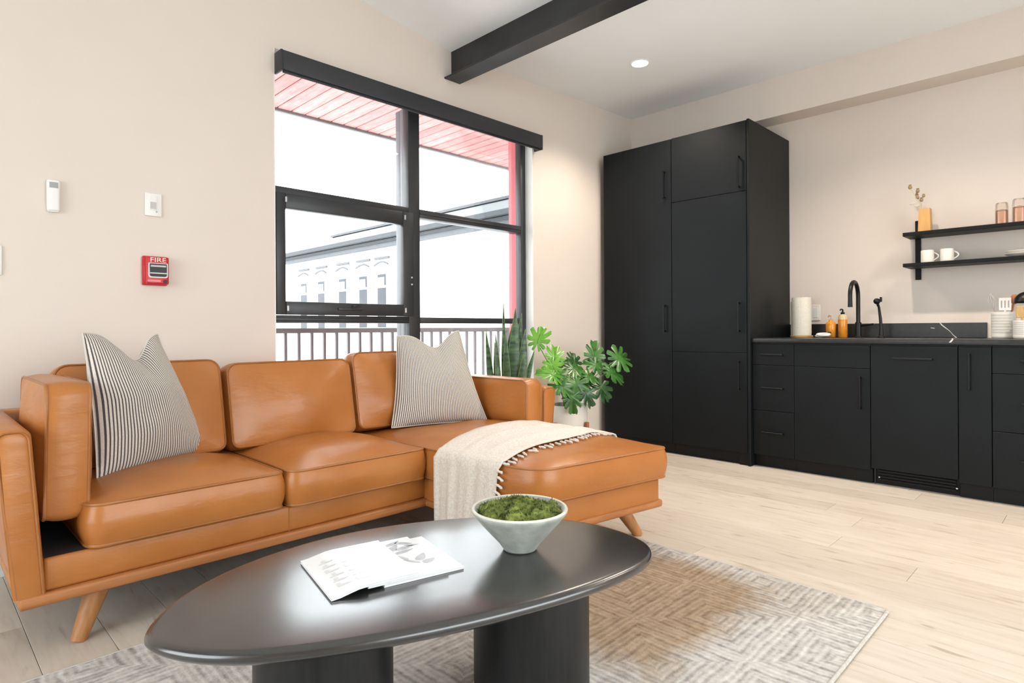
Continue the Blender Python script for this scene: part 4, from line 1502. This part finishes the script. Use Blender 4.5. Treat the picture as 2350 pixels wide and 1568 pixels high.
# ------------------------------------------------------------------ wall shelf
SH = thing('wall_shelf', 'black two tier metal wall shelf above the counter', 'shelf', (4.90, 0.53, 1.30))
obj('board', MB().rbox(4.790, XR - 0.012, 0.0, 1.028, 1.603, 1.628, 0.002, 1), SHELFM, SH)
obj('board', MB().rbox(4.790, XR - 0.012, 0.0, 1.028, 1.395, 1.419, 0.002, 1), SHELFM, SH)
for y in (0.98, 0.08):
    obj('upright', MB().rbox(XR - 0.012, XR - 0.001, y - 0.017, y + 0.017, 1.318, 1.730, 0.002, 1), SHELFM, SH)

Z1, Z2 = 1.6285, 1.4195
v = thing('wooden_vase', 'square tan wooden vase of dried poppy stems on the top shelf', 'vase', (4.88, 0.915, Z1))
m = MB()
m.rings([[(4.88 + sx * 0.034, 0.915 + sy * 0.036, Z1) for sx, sy in ((-1, -1), (1, -1), (1, 1), (-1, 1))],
         [(4.88 + sx * 0.032, 0.915 + sy * 0.031, Z1 + 0.158) for sx, sy in ((-1, -1), (1, -1), (1, 1), (-1, 1))]])
obj('body', m, TWOOD, v, smooth=0)
for (dy, dx, h, r) in ((0.082, -0.02, 0.315, 0.013), (0.040, -0.01, 0.285, 0.013), (0.044, 0.0, 0.245, 0.014), (0.008, 0.0, 0.248, 0.010), (0.020, -0.005, 0.222, 0.012), (0.050, 0.01, 0.265, 0.010)):
    tip = Vector((4.88 + dx, 0.915 + dy, Z1 + h))
    st = obj('stem', MB().tube([(4.88, 0.925, Z1 + 0.14), tuple(Vector((4.88, 0.93, Z1 + 0.16)).lerp(tip, 0.55)), tuple(tip)], 0.0016, 5), DRYST, v, smooth=60)
    obj('seed_head', MB().sphere(tuple(tip), r, 10, 7, (0.9, 0.9, 1.1)).lathe(tip.x, tip.y, [(r * 0.3, tip.z + r * 0.9), (r * 0.8, tip.z + r * 1.25), (r * 0.2, tip.z + r * 1.3)], 10), DRY, st, smooth=50)
for (dy, h, rr_) in ((0.072, 0.205, 0.016), (0.045, 0.185, 0.014)):
    st = obj('stem', MB().tube([(4.88, 0.925, Z1 + 0.14), (4.878, 0.915 + dy, Z1 + h)], 0.0016, 5), DRYST, v)
    obj('leaf', MB().sphere((4.878, 0.915 + dy, Z1 + h), rr_, 10, 6, (0.25, 1.3, 0.6)), DRYST, st, smooth=60)


def mug(label, x, y):
    c_ = thing('mug', label, 'mug', (x, y, Z2), group='cream mugs on the lower shelf')
    pr = [(0.034, Z2), (0.037, Z2 + 0.003), (0.038, Z2 + 0.010), (0.038, Z2 + 0.084), (0.037, Z2 + 0.0865), (0.0345, Z2 + 0.086), (0.034, Z2 + 0.01), (0.004, Z2 + 0.008)]
    obj('body', MB().lathe(x, y, pr, 28), CERAM, c_, smooth=50)
    pts_ = [(x, y - 0.036 - 0.026 * math.sin(PI * k / 10), Z2 + 0.018 + 0.052 * k / 10) for k in range(11)]
    obj('handle', MB().tube(pts_, 0.0045, 8), CERAM, c_, smooth=60)


mug('cream mug on the lower shelf closest to the black upright', 4.89, 0.905)
mug('cream mug on the lower shelf second from the black upright', 4.89, 0.796)
for k, lab in enumerate(('lowest white saucer of the small stack on the lower shelf', 'topmost white saucer of the small stack on the lower shelf')):
    zz = Z2 + 0.0005 + 0.016 * k
    r = 0.078 - 0.004 * k
    dsh = MB().lathe(4.89, 0.420, [(r * 0.5, zz), (r * 0.6, zz + 0.002), (r * 0.93, zz + 0.016), (r, zz + 0.021), (r * 0.98, zz + 0.0225), (r * 0.9, zz + 0.018), (r * 0.55, zz + 0.0065), (0.004, zz + 0.0055)], 32)
    tag(obj('saucer', dsh, CERAM, smooth=50), lab, 'saucer', group='saucers on the lower shelf')


def tumbler(label, x, y, r, h):
    c_ = thing('tumbler', label, 'glass', (x, y, Z1), group='rose glasses on the top shelf')
    m = MB().lathe(x, y, [(r, Z1 + 0.0005), (r * 0.98, Z1 + h * 0.70), (r * 0.90, Z1 + h * 0.96), (r * 0.80, Z1 + h), (0.003, Z1 + h - 0.002)], 26)
    obj('outer_wall', m, CLEAR, c_, smooth=50)
    obj('inner_wall', MB().lathe(x, y, [(r * 0.9, Z1 + 0.001), (r * 0.88, Z1 + h * 0.66), (0.003, Z1 + h * 0.72)], 24), ROSE, c_, smooth=50)


tumbler('rose tinted upturned glass on the top shelf nearer the vase', 4.88, 0.510, 0.034, 0.138)
tumbler('rose tinted upturned glass on the top shelf farther from the vase', 4.86, 0.423, 0.036, 0.148)

# ------------------------------------------------------------------ things on the window wall
rm = thing('wall_remote', 'white remote control in a wall cradle with grey display', 'remote', (0.450, 3.19, 1.496))
obj('body', MB().rbox(0.427, 0.474, YB - 0.024, YB - 0.004, 1.500, 1.634, 0.009, 3), PLAST, rm)
obj('display', MB().rbox(0.436, 0.466, YB - 0.0255, YB - 0.0235, 1.598, 1.622, 0.001, 1), LCD, rm)
obj('cradle', MB().rbox(0.431, 0.470, YB - 0.018, YB - 0.0005, 1.497, 1.56, 0.003, 2), PLAST, rm)
sp = thing('sensor_plate', 'white wall plate with grey sensor window above the fire alarm', 'wall plate', (0.829, 3.19, 1.527))
obj('plate', MB().rbox(0.793, 0.864, YB - 0.009, YB - 0.0005, 1.528, 1.636, 0.004, 2), PLAST, sp)
obj('sensor_window', MB().rbox(0.812, 0.846, YB - 0.0115, YB - 0.008, 1.556, 1.622, 0.003, 2), WHITE, sp)
obj('lens', MB().rbox(0.815, 0.840, YB - 0.013, YB - 0.011, 1.562, 1.594, 0.002, 1), GREYP, sp)
obj('button', MB().sphere((0.841, YB - 0.011, 1.550), 0.004, 8, 5), GREYP, sp)
fa = thing('fire_alarm', 'red fire alarm pull station with black handle on the beige wall', 'fire alarm', (0.831, 3.17, 1.204))
FX0, FX1, FZ0, FZ1 = 0.788, 0.884, 1.208, 1.336
obj('back_box', MB().rbox(0.780, 0.884, YB - 0.022, YB - 0.0005, 1.204, 1.340, 0.006, 2), FRED, fa)
obj('body', MB().rbox(FX0, FX1, YB - 0.045, YB - 0.020, FZ0, FZ1, 0.007, 3), FRED, fa)
yf_ = YB - 0.0455
fr_ = MB()
out = rpoly([(0.797, 1.238), (0.878, 1.238), (0.878, 1.306), (0.797, 1.306)], [0.012, 0.012, 0.004, 0.004], 5)
fr_.rings([[(x, yf_ + 0.001, z) for x, z in out], [(x, yf_ - 0.0015, z) for x, z in out]])
obj('handle_surround', fr_, PLAST, fa)
hd_ = MB()
out = rpoly([(0.802, 1.243), (0.873, 1.243), (0.873, 1.303), (0.802, 1.303)], [0.010, 0.010, 0.003, 0.003], 5)
hd_.rings([[(x, yf_ + 0.001, z) for x, z in out], [(x, yf_ - 0.004, z) for x, z in out]])
hh = obj('handle', hd_, BLACKP, fa)
obj('print', MB().box(0.806, 0.869, yf_ - 0.0052, yf_ - 0.0035, 1.288, 1.296), GREYP, hh, smooth=0)
obj('print', MB().box(0.803, 0.872, yf_ - 0.0055, yf_ - 0.0035, 1.257, 1.261), PLAST, hh, smooth=0)
obj('print', MB().box(0.794, 0.848, yf_ - 0.0012, yf_ + 0.0005, 1.219, 1.228), FPINK, fa, smooth=0)
obj('lock', MB().tube([(0.868, yf_ + 0.001, 1.222), (0.868, yf_ - 0.003, 1.222)], 0.0085, 14), BLACKP, fa)
text_obj('lettering', 'FIRE', 0.030, PLAST, fa, Matrix.Translation((0.8375, yf_ - 0.0006, 1.320)) @ Matrix.Rotation(PI / 2, 4, 'X') @ Matrix.Diagonal((1.25, 1, 1, 1)))
lsw = thing('light_switch', 'white light switch plate cut by the left picture edge', 'switch', (0.245, 3.19, 1.22))
obj('plate', MB().rbox(0.205, 0.283, YB - 0.008, YB - 0.0005, 1.220, 1.340, 0.003, 2), PLAST, lsw)
obj('rocker', MB().rbox(0.228, 0.260, YB - 0.011, YB - 0.0075, 1.247, 1.313, 0.002, 2), PLAST, lsw)


# ------------------------------------------------------------------ downlights
def downlight(label, x, y, power):
    zc = zb + 0.028 * (x - BX) if x > BX else zb + 0.125 * (BX - x)
    d_ = thing('downlight', label, 'ceiling light', (x, y, zc - 0.005), group='recessed ceiling downlights')
    obj('trim_ring', MB().tube([(x + 0.062 * math.cos(2 * PI * k / 28), y + 0.062 * math.sin(2 * PI * k / 28), zc - 0.003) for k in range(28)], 0.006, 8, closed=True), CEIL, d_, smooth=60)
    obj('lens', MB().lathe(x, y, [(0.058, zc + 0.001), (0.058, zc - 0.004), (0.036, zc - 0.007)], 24), LAMPM, d_)
    l = bpy.data.lights.new('downlight_lamp', 'SPOT')
    l.energy = power
    l.color = (1.0, 0.87, 0.73)
    l.spot_size = math.radians(130)
    l.spot_blend = 0.7
    l.shadow_soft_size = 0.045
    lo = bpy.data.objects.new('downlight_lamp', l)
    COL.objects.link(lo)
    lo.location = (0, 0, -0.015)
    lo.parent = d_


DP = 105.0
downlight('glowing recessed downlight in the ceiling above the tall cabinets', 3.76, 2.43, DP)
downlight('recessed downlight over the kitchen floor, second from the window wall', 3.76, 1.10, DP)
downlight('recessed downlight over the kitchen floor, third from the window wall', 3.76, -0.25, DP)
downlight('recessed downlight over the kitchen floor, farthest from the window wall', 3.76, -1.60, DP)

# ------------------------------------------------------------------ plants behind the chaise
sn = thing('snake_plant', 'tall snake plant with upright pointed leaves beside the window', 'plant', (2.90, 2.95, 0))
PZ = 0.40
obj('pot', MB().lathe(2.90, 2.95, [(0.085, 0.0), (0.10, 0.004), (0.128, PZ - 0.02), (0.130, PZ), (0.121, PZ), (0.118, PZ - 0.03), (0.01, PZ - 0.03)], 32), POT, sn, smooth=50)
obj('soil', MB().lathe(2.90, 2.95, [(0.117, PZ - 0.029), (0.06, PZ - 0.022), (0.004, PZ - 0.020)], 20), SOIL, sn)


def snake_leaf(base, tip, w, twist, curve=0.0):
    b_, t_ = Vector(base), Vector(tip)
    m, e1, e2 = MB(), [], []
    n = 12
    rows = []
    side0 = Vector((math.cos(twist), math.sin(twist), 0))
    nrm = Vector((-math.sin(twist), math.cos(twist), 0))
    for i in range(n + 1):
        q = i / n
        p = b_.lerp(t_, q) + nrm * curve * math.sin(PI * q)
        ww = w * (0.75 + 0.5 * q if q < 0.5 else 1.0) * (1 - max(0, (q - 0.5) / 0.5) ** 1.8) * 0.5
        ww = max(ww, 0.0008)
        a = 0.5 * q
        s_ = side0 * math.cos(a) + nrm * math.sin(a)
        nn = nrm * math.cos(a) - side0 * math.sin(a)
        rows.append([p - s_ * ww, p - nn * ww * 0.35, p + s_ * ww, p + nn * ww * -0.12])
        e1.append(p - s_ * ww)
        e2.append(p + s_ * ww)
    m.rings(rows)
    lf = obj('leaf', m, SNAKE, sn, smooth=50)
    obj('edge', MB().tube(e1, 0.0016, 4).tube(e2, 0.0016, 4), SNAKEE, lf, smooth=60)


for (x0_, y0_, x1_, y1_, tz, w, tw, cv) in (
        (2.855, 2.92, 2.850, 2.92, 1.165, 0.036, 0.5, 0.006), (2.80, 2.96, 2.715, 2.95, 0.985, 0.055, 0.9, 0.0),
        (2.82, 2.92, 2.775, 2.92, 0.955, 0.040, 0.3, 0.0), (2.92, 2.92, 2.965, 2.92, 1.135, 0.075, -0.6, 0.0),
        (2.96, 2.95, 3.045, 2.94, 1.10, 0.055, -0.5, 0.0), (2.88, 2.98, 2.990, 2.98, 1.020, 0.040, -0.9, -0.02),
        (2.97, 2.91, 3.02, 2.88, 0.99, 0.07, -0.4, 0.0), (2.87, 2.90, 2.830, 2.88, 0.955, 0.048, -0.8, 0.0),
        (2.89, 3.00, 2.88, 3.04, 0.90, 0.05, 0.1, 0.0), (2.98, 2.98, 3.11, 3.00, 0.90, 0.055, -1.0, 0.0),
        (2.85, 3.00, 2.80, 3.04, 0.88, 0.05, 0.6, 0.0), (2.94, 2.88, 2.96, 2.84, 0.820, 0.055, -0.7, 0.0),
        (2.99, 2.94, 3.13, 2.90, 0.840, 0.045, -0.8, 0.0)):
    snake_leaf((x0_, y0_, PZ - 0.03), (x1_, y1_, tz), w, 0.5 * tw - 0.785, cv)

mp_ = thing('split_leaf_plant', 'split leaf philodendron in a white pot on a wooden stand', 'plant', (3.47, 2.88, 0))
MC = (3.47, 2.88)
obj('pot', MB().lathe(MC[0], MC[1], [(0.10, 0.17), (0.125, 0.175), (0.143, 0.21), (0.145, 0.425), (0.143, 0.432), (0.134, 0.432), (0.132, 0.40), (0.01, 0.395)], 36), POT, mp_, smooth=50)
obj('soil', MB().lathe(MC[0], MC[1], [(0.131, 0.401), (0.08, 0.407), (0.004, 0.410)], 22), SOIL, mp_)
for k in range(4):
    a = PI / 4 + PI / 2 * k - 0.70
    x, y = MC[0] + 0.165 * math.cos(a), MC[1] + 0.165 * math.sin(a)
    obj('stand_leg', MB().rbox(x - 0.013, x + 0.013, y - 0.013, y + 0.013, 0.0, 0.315, 0.004, 2), RWOOD, mp_)
for k in range(2):
    a = PI / 4 + PI / 2 * k - 0.70
    x, y = 0.165 * math.cos(a), 0.165 * math.sin(a)
    obj('stand_bar', MB().tube([(MC[0] - x, MC[1] - y, 0.155), (MC[0] + x, MC[1] + y, 0.155)], 0.012, 8), RWOOD, mp_)


def split_leaf(base, c, tipdir, face, size, mat, seed):
    """broad leaf cut into rounded lobes, on a thin stalk. c: middle of the blade, tipdir: where it points, face: the way its upper side looks"""
    rr_ = random.Random(seed)
    n_ = Vector(face).normalized()
    d = Vector(tipdir)
    d = (d - n_ * d.dot(n_)).normalized()
    s_ = d.cross(n_).normalized()
    c0 = Vector(c)
    m = MB()
    lobes = 5
    outl = []
    K = 34
    for k in range(2 * K):
        th = -PI + 2 * PI * k / (2 * K)
        a = abs(th) / PI                                   # 0 tip .. 1 stalk
        r0 = 0.62 + 0.10 * math.cos(th) - 0.06 * math.cos(2 * th)
        ph = a * (lobes + 0.35) + 0.5
        cut = abs(math.cos(PI * ph))                       # 0 in the notch
        lob = 0.30 + 0.70 * (1 - (1 - min(1, cut * 1.15)) ** 1.7) * (1 + 0.18 * math.sin(7 * a + seed)) if a > 0.07 else 1.0
        if a > 0.93:
            lob = 0.25 + 0.3 * (1 - a) / 0.07
        r = r0 * lob * (1 + 0.06 * rr_.uniform(-1, 1))
        u, v = r * math.cos(th) * 1.38, r * math.sin(th) * 0.95
        outl.append((u, v, cut))
    def P(u, v, cut):
        q = math.hypot(u, v)
        z = 0.30 * abs(v) - 0.55 * q * q + 0.22 * (cut - 0.5) * q
        return c0 + (d * u + s_ * v + n_ * z) * size
    m.v.append(tuple(P(0, 0, 0.5)))
    ri = []
    for f_ in (0.5, 1.0):
        o_ = len(m.v)
        for (u, v, cut) in outl:
            if f_ < 1:
                q = 0.24
                hyp = math.hypot(u, v)
                u, v = u / hyp * min(q, hyp * 0.8), v / hyp * min(q, hyp * 0.8)
            m.v.append(tuple(P(u, v, cut if f_ == 1 else 0.5)))
        ri.append(o_)
    L = len(outl)
    for k in range(L):
        k2 = (k + 1) % L
        m.f.append((0, ri[0] + k, ri[0] + k2))
        m.f.append((ri[0] + k, ri[1] + k, ri[1] + k2, ri[0] + k2))
    lf = obj('leaf', m, mat, mp_, smooth=80, recalc=False)
    st_end = P(-0.12, 0, 0.5)
    b_ = Vector(base)
    midp = b_.lerp(st_end, 0.5) + Vector((0, 0, 0.06))
    st = []
    for k in range(7):
        t_ = k / 6
        st.append(b_ * (1 - t_) ** 2 + midp * 2 * t_ * (1 - t_) + st_end * t_ * t_)
    obj('stalk', MB().tube(st, 0.0032, 6).tube([st_end, P(0.1, 0, 0.5) + n_ * 0.001, P(0.5, 0, 0.5) + n_ * 0.001], [0.003, 0.002, 0.001], 5), STEMG, lf, smooth=60)


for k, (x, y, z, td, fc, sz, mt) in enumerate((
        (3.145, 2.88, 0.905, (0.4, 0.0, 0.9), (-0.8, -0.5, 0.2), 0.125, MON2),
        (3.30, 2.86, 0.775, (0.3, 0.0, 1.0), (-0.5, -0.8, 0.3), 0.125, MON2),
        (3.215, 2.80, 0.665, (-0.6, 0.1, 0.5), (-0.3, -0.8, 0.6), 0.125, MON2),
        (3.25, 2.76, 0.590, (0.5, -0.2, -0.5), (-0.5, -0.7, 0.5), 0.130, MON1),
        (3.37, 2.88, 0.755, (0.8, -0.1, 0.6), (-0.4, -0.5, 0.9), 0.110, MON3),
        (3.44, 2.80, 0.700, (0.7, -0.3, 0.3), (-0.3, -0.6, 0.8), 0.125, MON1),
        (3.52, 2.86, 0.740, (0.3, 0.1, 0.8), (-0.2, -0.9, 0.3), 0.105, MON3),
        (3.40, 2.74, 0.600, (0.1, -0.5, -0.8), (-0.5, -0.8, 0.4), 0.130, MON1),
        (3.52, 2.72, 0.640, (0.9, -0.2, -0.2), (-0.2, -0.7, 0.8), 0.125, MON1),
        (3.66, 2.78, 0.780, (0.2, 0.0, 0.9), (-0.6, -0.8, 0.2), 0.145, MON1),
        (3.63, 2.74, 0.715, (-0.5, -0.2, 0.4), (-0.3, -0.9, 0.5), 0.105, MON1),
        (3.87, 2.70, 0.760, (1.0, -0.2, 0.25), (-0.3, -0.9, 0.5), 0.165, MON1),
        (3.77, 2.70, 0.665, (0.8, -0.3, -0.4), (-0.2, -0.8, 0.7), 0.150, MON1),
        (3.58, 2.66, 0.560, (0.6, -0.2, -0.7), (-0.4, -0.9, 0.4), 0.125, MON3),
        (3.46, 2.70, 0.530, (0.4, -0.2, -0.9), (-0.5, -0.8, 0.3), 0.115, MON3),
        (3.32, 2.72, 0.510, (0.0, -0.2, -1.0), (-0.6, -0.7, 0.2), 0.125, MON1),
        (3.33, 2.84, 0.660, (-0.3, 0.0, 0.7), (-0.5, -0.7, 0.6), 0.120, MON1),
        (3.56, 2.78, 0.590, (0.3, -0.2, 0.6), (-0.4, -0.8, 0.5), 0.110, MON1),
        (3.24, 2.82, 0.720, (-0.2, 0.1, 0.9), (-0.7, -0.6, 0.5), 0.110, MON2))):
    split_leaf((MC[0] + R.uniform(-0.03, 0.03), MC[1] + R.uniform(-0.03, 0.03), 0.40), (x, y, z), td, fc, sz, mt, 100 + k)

for o in bpy.data.objects:
    if '_b' in o:
        del o['_b']
